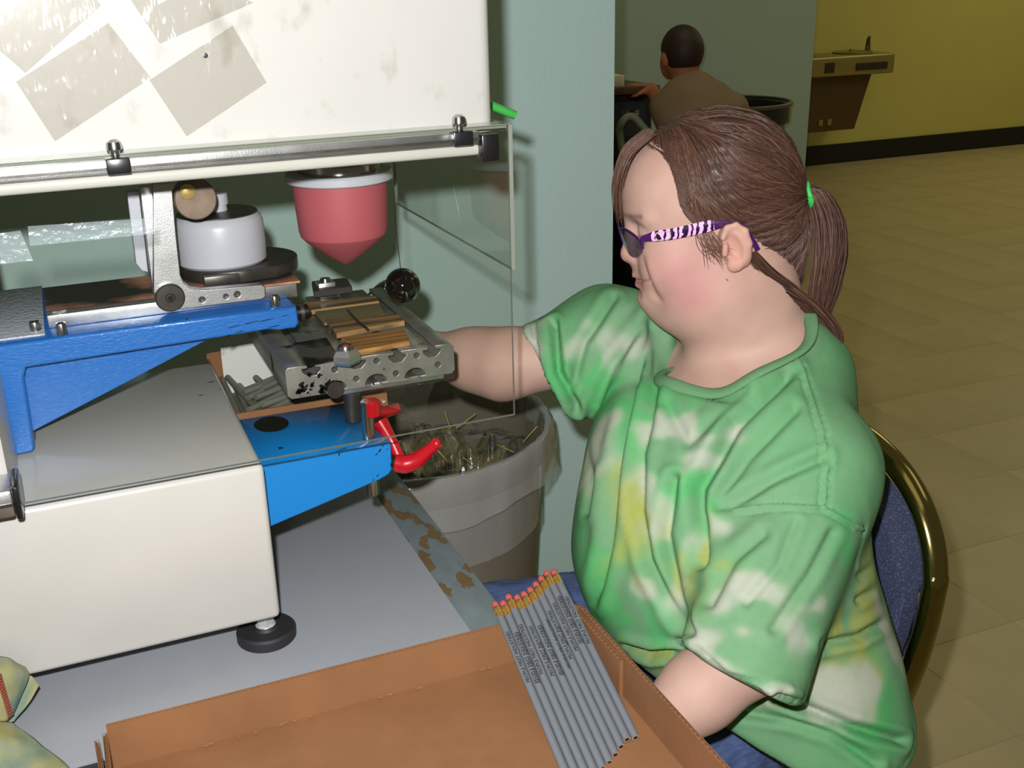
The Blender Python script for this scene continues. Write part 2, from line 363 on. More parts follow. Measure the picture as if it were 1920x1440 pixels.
m_shirt = M('tie_dye_cotton', (120, 190, 130), .88, d=1.25, vcol=True, var=.03, vs=120, bump=.15, bs=900, spec=.15)
m_hair = M('brown_hair', (96, 66, 56), .42, d=1.2, vcol=True, spec=.5)
m_tie = M('green_hair_tie', (70, 214, 100), .6, d=1.25)
m_purple = M('purple_metal', (96, 40, 130), .25, .6, coat=.3)
m_lens = clear('smoked_lens', (.42, .45, .55), .02, 1.6)
m_stone = M('rhinestone', (250, 240, 245), .05, .6, coat=1)
m_chairgold = M('brass_plated_tube', (176, 160, 104), .14, 1.0)
m_chairblue = M('blue_chair_fabric', (58, 66, 96), .85, d=1.35, rgb2=(96, 106, 140), t2=(.56, .62), s2=420, bump=.4, bs=420)
m_rag = M('faded_tie_dye_rag', (206, 200, 134), .9, d=1.03, rgb2=(156, 186, 172), t2=(.42, .62), s2=24, var=.12, vs=16, bump=.2, bs=700)
m_stitch = M('red_stitching', (186, 88, 60), .8, d=1.0)

# ================================================================== the setting
def struct(o): o['kind'] = 'structure'; return o
WY = 1.98                                                           # near teal wall
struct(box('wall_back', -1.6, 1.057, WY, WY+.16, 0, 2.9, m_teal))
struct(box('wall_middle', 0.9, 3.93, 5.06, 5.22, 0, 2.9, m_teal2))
struct(box('baseboard_middle', 0.9, 3.935, 5.045, 5.06, 0, .11, m_base))
struct(box('wall_far', 2.0, 12.0, 6.96, 7.12, 0, 2.9, m_yellow))
struct(box('baseboard_far', 2.0, 12.0, 6.945, 6.96, 0, .15, m_base))
floor = struct(box('floor', -2.5, 12.0, -1.5, 7.0, -.06, -.0012, m_grout))
TS = .305; near = []; rest = []
for i in range(-4, 40):
    for j in range(-4, 23):
        c = np.array([i*TS+.05+TS/2, j*TS+.02+TS/2, 0.0])
        if c[1] > 6.9: continue
        px, py, dd = proj(c)
        vis = dd > .3 and -200 < px < 2050 and -60 < py < 1600 and not (c[1] > WY and c[0] < 1.0+.35*(c[1]-WY)) and px > 1000
        (near if vis else rest).append((dd, c))
near.sort(key=lambda t: t[0])
def tile_geo(V, F, c):
    b = len(V); h = TS/2-.0006
    for z, g in ((-.0012, 0), (0, .0008)):
        for sx, sy in ((-1, -1), (1, -1), (1, 1), (-1, 1)): V.append((c[0]+sx*(h-g), c[1]+sy*(h-g), z))
    F += [(b+4, b+5, b+6, b+7)] + [(b+k, b+(k+1) % 4, b+4+(k+1) % 4, b+4+k) for k in range(4)]
V, F = [], []; tile_geo(V, F, (0, 0, 0)); tile_me = bpy.data.meshes.new('floor_tile'); tile_me.from_pydata(V, [], F); tile_me.materials.append(m_tile)
for dd, c in near[:300]:
    o = bpy.data.objects.new('floor_tile', tile_me); COL.objects.link(o); o.location = (c[0], c[1], 0); o.rotation_euler[2] = random.choice((0, math.pi/2)); o.parent = floor
V, F = [], []
for dd, c in near[300:]+rest: tile_geo(V, F, c)
pyd('floor_tile_field', V, F, m_tile, floor)['kind'] = 'stuff'

# ================================================================== work table
TZ = .76
tb = thing('work_table', 'grey laminate work table with chipped painted edge strip under the machine', 'table', (-.2, 1.16, 0))
box('table_top', -.9, .338, .898, 1.42, TZ-.03, TZ, m_tab, tb, .0015)
box('edge_strip', .338, .386, .898, 1.42, TZ-.032, TZ-.001, m_strip, tb, .002)
box('front_edge', -.9, .386, .890, .898, TZ-.034, TZ-.003, m_tedge, tb, .001)
for x in (-.85, .30):
    for y in (.95, 1.37): box('leg', x-.02, x+.02, y-.02, y+.02, 0, TZ-.03, m_tedge, tb)

# ================================================================== pad printing machine
mc = thing('pad_printer', 'cream and blue pad printing machine with clear guard on the grey table', 'machine', (-.2, 1.2, TZ))
X, Y, Zv = np.eye(3)
# base housing: folded sheet-metal box
box('base_housing', -.75, .145, .994, 1.338, .802, .977, m_white, mc, .006, 3)
foot0 = None
for fx, fy in ((.133, 1.03), (.118, 1.30), (-.70, 1.03), (-.70, 1.30)):
    ft = lathe('levelling_foot', [(.0, 0), (.030, 0), (.0315, .002), (.0315, .011), (.029, .0135), (.014, .0135), (.012, .0165), (.006, .018), (.006, .042)], (fx, fy, TZ), Zv, m_rubber, mc)
    lathe('foot_washer', [(.0065, .0137), (.0125, .0138), (.0105, .0172), (.0065, .0185)], (fx, fy, TZ), Zv, m_zinc, ft, 24)
    lathe('foot_nut', [(.0, .019), (.0085, .019), (.0098, .021), (.0098, .028), (.0085, .030), (0, .030)], (fx, fy, TZ), Zv, m_zinc, ft, 6, 20)
# column at the left carrying the upper housing
box('column', -.75, -.0795, .992, 1.36, .974, 1.272, m_white, mc, .004, 2)
box('upper_housing', -.75, .3975, .985, 1.40, 1.262, 1.78, m_white2, mc, .014, 4)
box('drip_lip', -.75, .386, .972, .99, 1.2635, 1.2745, m_white, mc, .004, 3)
# clear guard
def sheet(name, x0, x1, y0, y1, z0, z1, parent, thin):
    bm = bmesh.new(); bm_box(bm, x0, x1, y0, y1, z0, z1); bm.normal_update()
    for f in bm.faces:
        n = [abs(a) for a in f.normal]; f.material_index = 0 if n[thin] > .9 else 1
    o = bmo(name, bm, [m_plexi, m_plexiedge], parent); return o
gd = sheet('clear_guard', -.078, .399, .957, .961, .998, 1.292, mc, 1)
sheet('guard_side', .399, .403, .957, 1.342, 1.152, 1.292, gd, 0)
sheet('guard_top', -.30, .403, .9611, .984, 1.289, 1.2925, gd, 2)
gd2 = sheet('guard_upper_strip', -.75, -.078, .957, .961, 1.262, 1.292, mc, 1)
rl = box('guard_rail', -.75, .372, .963, .972, 1.2755, 1.2875, m_alu, mc, .001)
box('rail_groove', -.75, .372, .9605, .963, 1.2795, 1.2815, m_dsteel, rl)
for k, x in enumerate((.069, .356)):
    p = ony([222, 866][k], [312, 254][k], .958)
    cb = box('guard_clip', p[0]-.0095, p[0]+.0095, .953, .966, 1.2765, 1.2895, m_black, mc, .0012)
    lathe('clip_screw', [(0, .0065), (.003, .0062), (.0058, .004), (.0065, .001), (.0065, -.002), (.004, -.004), (.004, -.008)], (p[0]-.001, .962, 1.298), Zv, m_steel, cb, 20)
box('corner_block', .374, .392, .962, .984, 1.258, 1.284, m_black, mc, .002)
cl2 = box('hinge_clip', -.16, -.0775, .950, .992, .990, 1.016, m_alu, mc, .003)
box('clip_cap', -.0775, -.0715, .948, .994, .988, 1.019, m_black, cl2, .002)
box('clip_groove', -.16, -.0778, .9490, .9505, 1.001, 1.004, m_dsteel, cl2)
# upper blue bracket: ribbed casting
by = 1.123
br = prism('upper_bracket', [(-.0815, .979), (-.0640, .980), (-.0615, .983), (-.0655, .990), (.150, 1.0735), (.185, 1.0745), (.196, 1.072), (.214, 1.072), (.218, 1.077), (.2165, 1.094), (-.0815, 1.094)], [], (0, by+.030, 0), X, Zv, Y, .022, m_blue, mc, .001)
prism('bracket_rim', [(-.0815, .979), (-.0650, .980), (-.0622, .984), (-.0600, 1.060), (-.0560, 1.0700), (.150, 1.0735), (.185, 1.0745), (.196, 1.072), (.214, 1.072), (.218, 1.077), (.2165, 1.096), (-.0815, 1.096)], [], (0, by, 0), X, Zv, Y, .040, m_blue, br, .0025)
box('bracket_table', -.0815, .2165, by+.002, 1.34, 1.078, 1.0965, m_blue, br, .003)
box('reflection_plate', -.0795, -.034, by+.012, 1.338, 1.0966, 1.0990, M('painted_silver_reflection', (196, 204, 220), .3, .0, d=1.3, bump=1.0, bs=240, coat=1), br, .0008)  # added plate: pale bumpy colour stands in for the bright reflection on blue paint
# slide bar, cliche plate, studs
zb = 1.0968
sb = box('slide_bar', -.030, .226, 1.158, 1.225, zb, 1.112, m_alu, mc, .0012)
clp = box('cliche_plate', -.030, .230, 1.158, 1.262, 1.1123, 1.1145, m_copper, mc)
box('plate_edge', -.030, .092, 1.1555, 1.158, 1.111, 1.1150, m_steel, clp)
for q in ((330, 543), (870, 545), (905, 543)): pass
for px, py in ((68, 615), (117, 618), (516, 565)):
    p = onz(px, py+8, zb); st = lathe('stud', [(0, 0), (.0055, 0), (.0055, .010), (.0048, .0115), (.003, .0118), (.003, .0095), (0, .0095)], (p[0], p[1], zb), Zv, m_steel, br, 20)
p = ony(568, 582, 1.135); pv = cyl('pivot_bolt', (.2166, 1.137, 1.085), (.232, 1.137, 1.085), .0085, m_ink, mc, 12, bev=.001)
lathe('pivot_washer', [(0, 0), (.011, 0), (.011, .004), (0, .004)], (.222, 1.137, 1.085), X, m_dsteel, pv, 20)
# ink cup with clamp ring
cupc = (.160, 1.235)
cup = lathe('ink_cup', [(0, 1.1275), (.046, 1.1275), (.0495, 1.131), (.0500, 1.150), (.0495, 1.172), (.0475, 1.179), (.043, 1.183), (.016, 1.1845), (.012, 1.186), (.0115, 1.1925), (.0135, 1.193), (.0135, 1.204), (.012, 1.2055), (0, 1.2055)], (cupc[0], cupc[1], 0), Zv, m_cup, mc, 56)
lathe('cup_top', [(.017, 1.1850), (.0445, 1.1832), (.044, 1.1844), (.017, 1.1860)], (cupc[0], cupc[1], 0), Zv, m_dsteel, cup, 56)
ring = prism('clamp_ring', [(.058*math.cos(a)+(.016 if -1.2 < a < 1.2 else 0), .058*math.sin(a)) for a in np.linspace(-math.pi, math.pi, 60, endpoint=False)], [], (cupc[0]+.010, cupc[1], 1.1148), X, Y, Zv, .0135, m_dsteel, cup, .001)
box('clamp_block', .130, .168, 1.172, 1.182, 1.1150, 1.1270, m_dsteel, cup, .001)
# L-shaped lever with pivot wheel, roller and second arm
ly = 1.135
def Lp(px, py): q = ony(px, py, ly); return (q[0], q[2])
lev = prism('lever_arm', [Lp(287, 345), Lp(322, 345), Lp(330, 440), Lp(338, 515), Lp(344, 530), Lp(358, 541), Lp(380, 544), Lp(490, 534), Lp(497, 538), Lp(498, 556), Lp(492, 561), Lp(345, 579), Lp(312, 584), Lp(293, 570), Lp(288, 545)],
            [circle(*Lp(379, 562), .0032, 12), circle(*Lp(424, 556), .0028, 12), circle(*Lp(445, 552), .0034, 12)], (0, ly, 0), X, Zv, Y, .012, m_alu, mc, .0008)
c = Lp(318, 556); lathe('pivot_wheel', [(0, 0), (.004, 0), (.005, .001), (.0135, .001), (.0148, .0022), (.0148, .007), (0, .007)], (c[0], ly-.0075, c[1]), Y, m_dsteel, lev, 36)
lathe('pivot_dimple', [(0, 0), (.0030, .0), (.0030, .002), (0, .002)], (c[0], ly-.0085, c[1]), Y, m_ink, lev, 14)
for px, py in ((379, 562), (424, 556), (445, 552)):
    c = Lp(px, py); lathe('screw_hole', [(0, 0), (.0030, 0), (.0030, .004), (0, .004)], (c[0], ly+.004, c[1]), Y, m_dsteel, lev, 12)
c = ony(362, 368, 1.16); ro = lathe('roller', [(0, 0), (.0200, 0), (.0212, .0015), (.0212, .018), (0, .018)], (c[0], 1.140, c[2]), Y, M('worn_roller', (126, 108, 96), .4, .4, var=.25, vs=50), mc, 40)
c2 = ony(349, 356, 1.148); lathe('roller_pin', [(0, 0), (.0055, .0), (.0078, .0012), (.0078, .008), (0, .008)], (c2[0], 1.1345, c2[2]), Y, m_brass, ro, 24)
def Sp(px, py): q = ony(px, py, 1.155); return (q[0], q[2])
prism('rear_lever', [Sp(262, 350), Sp(290, 348), Sp(300, 545), Sp(286, 548)], [], (0, 1.152, 0), X, Zv, Y, .010, m_alu, mc, .0008)
prism('doctor_arm', [Sp(240, 364), Sp(262, 362), Sp(280, 515), Sp(268, 512), Sp(257, 498)], [], (0, 1.166, 0), X, Zv, Y, .014, m_cup, mc, .0008)
# printing pad
pc = (.2935, 1.20)
pad = lathe('printing_pad', [(0, 1.117), (.003, 1.1172), (.020, 1.1275), (.0440, 1.1470), (.0485, 1.1520), (.0500, 1.158), (.0520, 1.190), (.0530, 1.2135), (0, 1.2135)], (pc[0], pc[1], 0), Zv, m_pink, mc, 64, 25)
lathe('pad_disc', [(0, 1.2137), (.0585, 1.2137), (.0600, 1.2150), (.0600, 1.2220), (.058, 1.2245), (0, 1.2245)], (pc[0], pc[1], 0), Zv, m_cup, pad, 64)
lathe('pad_holder', [(0, 1.2247), (.046, 1.2247), (.046, 1.233), (.030, 1.234), (.030, 1.264), (0, 1.264)], (pc[0], pc[1], 0), Zv, m_steel, pad, 40)
# lower blue support arm
la = prism('support_arm', [(.146, .8835), (.150, .883), (.272, .9125), (.284, .917), (.2885, .923), (.2885, .9545), (.146, .9555)], [], (0, 1.043, 0), X, Zv, Y, .138, m_blue2, mc, .0015)
lathe('ink_stain_hole', [(.024, .0002), (0, .0006)], (.181, 1.150, .9556), Zv, m_ink, la, 40, ell=.8)
cyl('dark_post', (.268, 1.118, .9557), (.268, 1.118, 1.004), .0095, m_dsteel, la, bev=.001)
cyl('steel_post', (.2695, 1.060, .889), (.2695, 1.060, 1.000), .0068, m_steel, la, bev=.001)
hp0 = ony(744, 868, 1.046); hb = cyl('lever_hub', (.2885, 1.052, hp0[2]), (hp0[0]+.002, 1.046, hp0[2]), .0085, m_black, la, 20)
def lever(name, pts, r, parent):
    return tube(name, pts, r, m_red, parent, 14, 26)
q = [ony(x_, y_, yy) for x_, y_, yy in ((742, 868, 1.045), (760, 870, 1.040), (782, 862, 1.035), (806, 842, 1.028), (821, 830, 1.024), (825, 828, 1.023))]
lv = lever('clamp_lever', q, [.0098, .0105, .0092, .0066, .0066, .003], la)
q0, q1, q2 = ony(712, 790, 1.075), ony(735, 828, 1.062), ony(751, 864, 1.050)
lever('clamp_handle', [q0, q1, q2], [.0090, .0062, .0066], la)
q = ony(697, 766, 1.06); kn_ = cyl('red_knob', q-[0, 0, .0085], q+[0, 0, .010], .0098, m_red, la, 24, bev=.002); q = ony(728, 770, 1.085)
tube('knob_wing', [ony(700, 772, 1.07), ony(722, 772, 1.08), ony(744, 766, 1.09)], [.0075, .0065, .006], m_red, kn_, 12, 8)
def mark(name, px, py, Yp, w, h, ang, parent, seed):
    c = ony(px, py, Yp); rg_ = random.Random(seed); pts = []
    for k in range(12):
        a = 2*math.pi*k/12; r = .55+.45*rg_.random(); x_, z_ = w*r*math.cos(a), h*r*math.sin(a); pts.append((c[0]+x_*math.cos(ang)-z_*math.sin(ang), c[2]+x_*math.sin(ang)+z_*math.cos(ang)))
    return prism(name, pts, [], (0, Yp, 0), X, Zv, Y, .0003, m_ink, parent)
for k, (px, py, w, h, an) in enumerate(((712, 845, .0030, .0010, .9), (706, 852, .0020, .0008, .8), (718, 836, .0016, .0007, .7), (708, 892, .0026, .0007, .8), (700, 900, .0020, .0006, .9), (726, 842, .0010, .0005, .6), (636, 852, .0007, .0026, -.2), (728, 860, .0008, .0004, .5), (640, 843, .0090, .0004, .15))): mark('ink_mark', px, py, 1.0427, w, h, an, la, k)
for k, (px, py, w, h, an) in enumerate(((470, 605, .010, .0006, .12), (500, 600, .012, .0005, .1), (440, 612, .010, .0005, .15), (515, 612, .008, .0006, .05), (425, 632, .006, .0012, .4), (405, 640, .005, .0008, .5), (450, 622, .006, .0005, .1), (350, 598, .0016, .0010, .2), (535, 592, .006, .0004, .1))): mark('ink_mark', px, py, by-.0003, w, h, an, br, 40+k)
for k, (px, py, w, h) in enumerate(((396, 716, .006, .0025), (402, 700, .003, .0012), (376, 741, .005, .0012), (412, 730, .0015, .001), (240, 766, .0012, .0008))):
    c = onz(px, py, .9772); pyd('ink_mark', [(c[0]+w*(.6+.4*math.sin(a*3+k))*math.cos(a), c[1]+h*1.6*(.6+.4*math.cos(a*2+k))*math.sin(a), .9772) for a in np.linspace(0, 6.2, 14)], [tuple(range(14))], m_ink, mc)
# ------------------------------------------------------------------ extrusion jig on the machine
jg = thing('extrusion_jig', 'taped aluminium slotted extrusion block with wooden slats on top under the pink pad', 'jig', (.285, 1.22, 1.0))
x0, x1, z0, z1 = .192, .382, 1.004, 1.0395; LX = x1-x0
top = []
def slot_top(cx):
    w = .0045; W2 = .0105
    return [(cx-w, z1), (cx-w, z1-.0035), (cx-W2, z1-.0035), (cx-W2, z1-.0065), (cx-.0045, z1-.0125), (cx+.0045, z1-.0125), (cx+W2, z1-.0065), (cx+W2, z1-.0035), (cx+w, z1-.0035), (cx+w, z1)]
def slot_bot(cx):
    return [(cx+.006, z0), (cx+.006, z0+.003), (cx+.0125, z0+.003)] + [(cx+.0125*math.cos(a), z0+.003+.0105*math.sin(a)) for a in np.linspace(.2, math.pi-.2, 8)] + [(cx-.0125, z0+.003), (cx-.006, z0+.003), (cx-.006, z0)]
out = [(x0+.003, z1), ]
for cx in (x0+.028, x0+.078, x0+.124, x0+.164): out += slot_top(cx)
out += [(x1-.004, z1), (x1, z1-.004), (x1, z0+.004), (x1-.004, z0)]
for cx in (x0+.143, x0+.098, x0+.052): out += slot_bot(cx)
out += [(x0+.004, z0), (x0, z0+.004), (x0, z1-.003)]
holes = [circle(x0+a, z0+b, .0036, 12) for a, b in ((.018, .009), (.053, .026), (.076, .0115), (.100, .0285), (.121, .0105), (.146, .0275), (.170, .013))]
ext = prism('extrusion', out, holes, (0, 1.090, 0), X, Zv, Y, .268, m_alu_worn, jg, .0004)
# ink-fouled slot lining and clamp plate
_ri = random.Random(5)
for k in range(46):
    cx_ = .012+abs(_ri.gauss(0, .020)) if k < 34 else _ri.uniform(.01, .11); cz_ = min(max(_ri.gauss(.011, .006), .002), .033); r_ = _ri.uniform(.0006, .0048)*(1 if cx_ < .06 else .45); ph = _ri.random()*6
    prism('ink_residue', [(x0+cx_+r_*(.75+.25*math.sin(a*2+ph)+.12*math.sin(a*5+ph))*math.cos(a), z0+min(max(cz_+r_*(.6+.2*math.sin(a*3+ph))*math.sin(a), .0008), .0345)) for a in np.linspace(0, 6.28, 20)[:-1]], [], (0, 1.0893, 0), X, Zv, Y, .0005, m_ink, ext)
box('under_plate', .250, .372, 1.100, 1.30, .9955, 1.0038, m_alu, jg, .001)
tube('slot_bar', [(x0+.052, 1.0885, z0+.003), (x0+.052, 1.20, z0+.003)], .0098, m_dsteel, jg, 12)
def slat(name, a, b, c, d, z, th, mat):
    P = [a, b, c, d]; V = [(p[0], p[1], z) for p in P]+[(p[0], p[1], z+th) for p in P]
    bm = bmesh.new(); bv = [bm.verts.new(v) for v in V]
    fs = [bm.faces.new([bv[i] for i in f]) for f in ((0, 1, 2, 3), (4, 5, 6, 7), (0, 1, 5, 4), (1, 2, 6, 5), (2, 3, 7, 6), (3, 0, 4, 7))]
    bmesh.ops.bevel(bm, geom=list({e for f in fs for e in f.edges}), offset=.0010, segments=1, affect='EDGES')
    return bmo(name, bm, mat, jg)
def T2(px, py, z=1.0397): return onz(px, py, z)[:2]
slat('wooden_slat', T2(575, 592), T2(712, 573), T2(706, 562), T2(570, 576), 1.0397, .006, m_wood)
slat('wooden_slat', T2(632, 636), T2(760, 612), T2(748, 598), T2(610, 608), 1.0397, .007, m_wood)
slat('backing_board', T2(608, 612), T2(722, 596), T2(712, 574), T2(590, 590), 1.0397, .0045, M('dull_wood_board', (128, 116, 84), .5, d=1.25, var=.2, vs=60, stretch=(.12, 1, 1), coat=.5))
slat('wooden_slat', T2(672, 668), T2(770, 648), T2(758, 626), T2(640, 642), 1.0397, .0065, m_wood2)
slat('dark_pad', T2(590, 568), T2(662, 558), T2(652, 541), T2(586, 548), 1.0459, .009, M('dark_wood_pad', (62, 54, 52), .6, d=1.3))
pz = onz(616, 540, 1.055); box('set_block', pz[0]-.011, pz[0]+.011, pz[1]+.006, pz[1]+.026, 1.0397, 1.060, m_alu, jg, .001)
lathe('set_screw', [(.0, 0), (.0075, 0), (.0065, .004), (0, .0055)], (pz[0], pz[1]+.016, 1.060), Zv, m_steel, jg, 18)
pz = onz(655, 682, 1.0397)
nb = lathe('corner_nut', [(0, 0), (.014, 0), (.0155, .003), (.0155, .010), (.011, .0155), (0, .0155)], (pz[0]-.002, pz[1]+.004, 1.0397), Zv, m_alu, jg, 5, 20)
lathe('nut_screw', [(.0080, 0), (.0088, .0015), (.0075, .0045), (.004, .006), (0, .006)], (pz[0]-.002, pz[1]+.004, 1.0552), Zv, m_steel, nb, 20)
tube('binding_wire', [onz(652, 582, 1.047), onz(668, 600, 1.049), onz(690, 618, 1.048)], .0016, m_dsteel, jg, 6, 8)
slat('ink_plate', T2(575, 688), T2(640, 676), T2(612, 634), T2(552, 645), 1.0397, .0015, M('smeared_plate', (96, 92, 92), .4, .5, rgb2=(24, 22, 24), t2=(.5, .6), s2=20, d=None))
# crumpled film wrapped round the block
def film(name, fn, nu, nv, mat, parent, amp=.002, sc=60):
    P = np.array([[fn(u, v) for v in np.linspace(0, 1, nv)] for u in np.linspace(0, 1, nu)])
    n = snoise(P, sc)*amp+snoise(P+3, sc*2.7)*amp*.4; P = P+n[..., None]*np.array([.3, -.7, .6])
    F = [(i*nv+j, (i+1)*nv+j, (i+1)*nv+j+1, i*nv+j+1) for i in range(nu-1) for j in range(nv-1)]
    return pyd(name, P.reshape(-1, 3), F, mat, parent, True)
def wrap1(u, v):
    s = u*4
    xa, xb = .262+.03*v, .386
    if v < 2: pass
    x = .255+.125*v
    return (x, 1.0868, .998+.043*u)
film('wrapping_film', wrap1, 16, 40, m_wrap, jg, .0007, 70)
film('wrapping_film', lambda u, v: (.262+.05*v+.05*u, 1.078-.01*math.sin(u*5)-.006*v, 1.0005-.03*v*math.sin(math.pi*min(1, u+.15))), 26, 12, m_wrap, jg, .004, 90)
# lever knob
kb = thing('black_ball_lever', 'shiny black ball knob beside the pink pad', 'knob', (.36, 1.26, 1.04))
kp = ony(755, 536, 1.20); ico('ball_knob', kp, .0212, m_gloss, kb, 4)
tube('lever_rod', [kp+np.array([0, .015, -.004]), kp+np.array([.02, .10, -.02]), (.383, 1.38, 1.035), (.370, 1.39, 1.02)], .0045, m_dsteel, kb, 10, 16)
tube('thin_wire', [ony(739, 361, 1.22), ony(743, 430, 1.21), kp+np.array([0, .004, .019])], .0005, m_black, kb, 5, 8)
# tape on the housing and on the guard
def tape(c4, y, label, mat=m_tape, cat='tape', group='tape pieces on the machine', sub=14, amp=.0006):
    A, B, Cc, D = [ony(px, py, y) for px, py in c4]; n = sub; P = []
    for i in range(n):
        for j in range(n):
            u, v = i/(n-1), j/(n-1); p = (A*(1-u)+B*u)*(1-v)+(D*(1-u)+Cc*u)*v
            p = p.copy(); p[1] -= abs(float(snoise(p, 140)))*amp+.0001; P.append(p)
    F = [(i*n+j, (i+1)*n+j, (i+1)*n+j+1, i*n+j+1) for i in range(n-1) for j in range(n-1)]
    o = pyd('tape_piece', P, F, mat, None, True); return tag(o, label, cat, group)
tape([(30, 153), (203, 43), (283, 146), (103, 265)], .9848, 'clear tape square on cream housing, lower left of four, with streaky glare')
tp_ = tape([(280, 150), (436, 48), (500, 155), (350, 256)], .9848, 'clear tape square on cream housing with a small black speck')
tape([(245, 0), (330, -60), (475, 5), (300, 82)], .9848, 'clear tape piece at top edge of cream housing, right of the glare')
tape([(-40, 60), (130, -60), (190, 10), (48, 137)], .9848, 'large clear tape piece in the top left corner, full of glare')
lathe('ink_speck', [(0, .0003), (.0022, 0)], ony(385, 104, .9836), -Y, m_ink, tp_, 10)
tape([(52, 424), (288, 408), (290, 438), (56, 461)], .9563, 'long frosted tape strip across the clear guard', m_tape2)
tape([(-4, 438), (38, 432), (62, 488), (-4, 496)], .9563, 'short frosted tape scrap at left edge of the clear guard', m_tape2)
gp = thing('green_pencil', 'green pencil end poking out behind the cream upper housing', 'pencil', at(945, 207, 1.15))
e0 = at(966, 216, 1.12); e1 = e0+np.array([-.105, .01, .045]); tube('pencil_body', [e0, e1], .0046, m_green, gp, 8)
dd = (e0-e1)/np.linalg.norm(e0-e1); lathe('pencil_wood', [(.0044, 0), (.0016, .0004)], e0, dd, m_cutwood, gp, 16); lathe('pencil_core', [(.0017, .0003), (0, .0008)], e0, dd, m_print, gp, 10)

# ================================================================== pencil bin behind the machine
pb = thing('pencil_bin', 'open carton of loose grey pencils behind the blue support arm', 'box', (.24, 1.31, .893))
box('bin_bracket', .16, .24, 1.375, 1.405, TZ, .893, m_tedge, pb)
for nm, a in (('bin_floor', (.1475, .33, 1.195, 1.415, .893, .897)), ('bin_wall', (.1475, .33, 1.195, 1.198, .897, .957)), ('bin_wall', (.1475, .33, 1.412, 1.415, .897, .965)), ('bin_wall', (.1475, .1505, 1.198, 1.412, .897, .957)), ('bin_wall', (.327, .33, 1.198, 1.412, .897, .957))):
    box(nm, *a, m_card, pb)
film('white_paper', lambda u, v: (.165+.10*u, 1.402-.006*v, .90+.075*v), 6, 6, M('white_paper', (235, 235, 232), .8, d=1.3), pb, .001, 30)
box('pencil_layer', .152, .326, 1.199, 1.411, .898, .908, m_pencil2, pb)
for k in range(22):
    if k < 12: a = np.array([.162+.013*k+random.uniform(-.004, .004), 1.235+random.uniform(-.02, .02), .922+random.uniform(-.006, .010)]); b = a+np.array([random.uniform(-.03, .05), .135+random.uniform(0, .02), random.uniform(.0, .014)])
    else: a = np.array([.17+random.uniform(0, .03), 1.215+.012*(k-12), .938+random.uniform(-.004, .008)]); b = a+np.array([.12, random.uniform(.03, .09), .004])
    b[1] = min(b[1], 1.40); a[0] = min(max(a[0], .162), .318); b[0] = min(max(b[0], .162), .318)
    o = tube('loose_pencil', [a, b], .0041, m_pencil2, None, 8); tag(o, 'dull grey pencil lying loose in the carton behind the machine', 'pencil', 'loose pencils in the carton')

# ================================================================== cardboard tray with printed pencils
BX0, BX1, BY0, BY1, BZ0, BZ1 = -.039, .438, .54, .886, .753, .803
st = thing('support_stand', 'dark stand carrying the cardboard tray in front of the table', 'stand', (.13, .70, 0))
box('stand_top', .0, .30, .60, .86, .735, BZ0, m_tedge, st); box('stand_column', .11, .19, .69, .77, .03, .735, m_tedge, st); box('stand_foot', .0, .30, .58, .88, 0, .03, m_tedge, st)
cb = thing('cardboard_tray', 'shallow brown cardboard tray in the foreground holding printed pencils', 'box', ((BX0+BX1)/2, (BY0+BY1)/2, BZ0))
def corrug(name, p0, p1, z0, z1, th=.0042, top=None):
    """corrugated board wall: two liners with a wavy flute between them, open at the top edge"""
    p0 = np.array(p0); p1 = np.array(p1); L = np.linalg.norm(p1-p0); u = (p1-p0)/L; n = np.array([-u[1], u[0]]); bm = bmesh.new()
    def slab(a, b, t):
        q = [p0+n*a, p1+n*a, p1+n*b, p0+n*b]; lo = [bm.verts.new((*p, z0)) for p in q]; hi = [bm.verts.new((*p, z1-t)) for p in q]
        for k in range(4): bm.faces.new((lo[k], lo[(k+1) % 4], hi[(k+1) % 4], hi[k]))
        bm.faces.new(lo[::-1]); bm.faces.new(hi)
    slab(-th/2, -th/2+.0006, 0); slab(th/2-.0006, th/2, 0)
    m = int(L/.0016); prev = None
    for k in range(m+1):
        p = p0+u*(L*k/m)+n*((th/2-.0009)*math.sin(k*math.pi/2)); a = bm.verts.new((*p, z0)); b = bm.verts.new((*p, z1-.0006))
        if prev: bm.faces.new((prev[0], a, b, prev[1]))
        prev = (a, b)
    return bmo(name, bm, m_card, cb)
box('tray_floor', BX0, BX1, BY0, BY1, BZ0, BZ0+.004, m_card, cb)
corrug('back_wall', (BX0+.004, BY1-.002), (BX1-.004, BY1-.002), BZ0+.004, BZ1)
corrug('right_wall', (BX1-.002, BY1-.004), (BX1-.002, BY0), BZ0+.004, BZ1+.001)
corrug('left_wall', (BX0+.002, BY0), (BX0+.002, BY1-.006), BZ0+.004, BZ1-.004)
corrug('front_wall', (BX1-.004, BY0+.002), (BX0+.004, BY0+.002), BZ0+.004, BZ1-.01)
corrug('corner_tab', (BX1-.0068, BY1-.006), (BX1-.0068, BY1-.105), BZ0+.004, BZ1-.003)
corrug('corner_flap', (BX0-.003, BY1-.07), (BX0-.006, BY1-.002), BZ0+.0, BZ1-.012)
for k in range(14):
    q = np.array([.0+.33*random.random(), BY1-.006-random.random()*.003, BZ0+.0055]); w = random.uniform(.003, .011)
    pyd('torn_fibre', [q, q+[w, .001, .0003], q+[w*.7, -.003, .001], q+[w*.2, -.002, .0012]], [(0, 1, 2, 3)], m_fibre, cb)
PD = onz(1195, 1396, .7615)-onz(1040, 1080, .8205); PL = np.linalg.norm(PD); PD /= PL
er = [(907, 1130), (923, 1128), (940, 1117), (956, 1117), (972, 1111), (986, 1104), (1000, 1095), (1012, 1086), (1023, 1078), (1040, 1075)]
PR = .0040
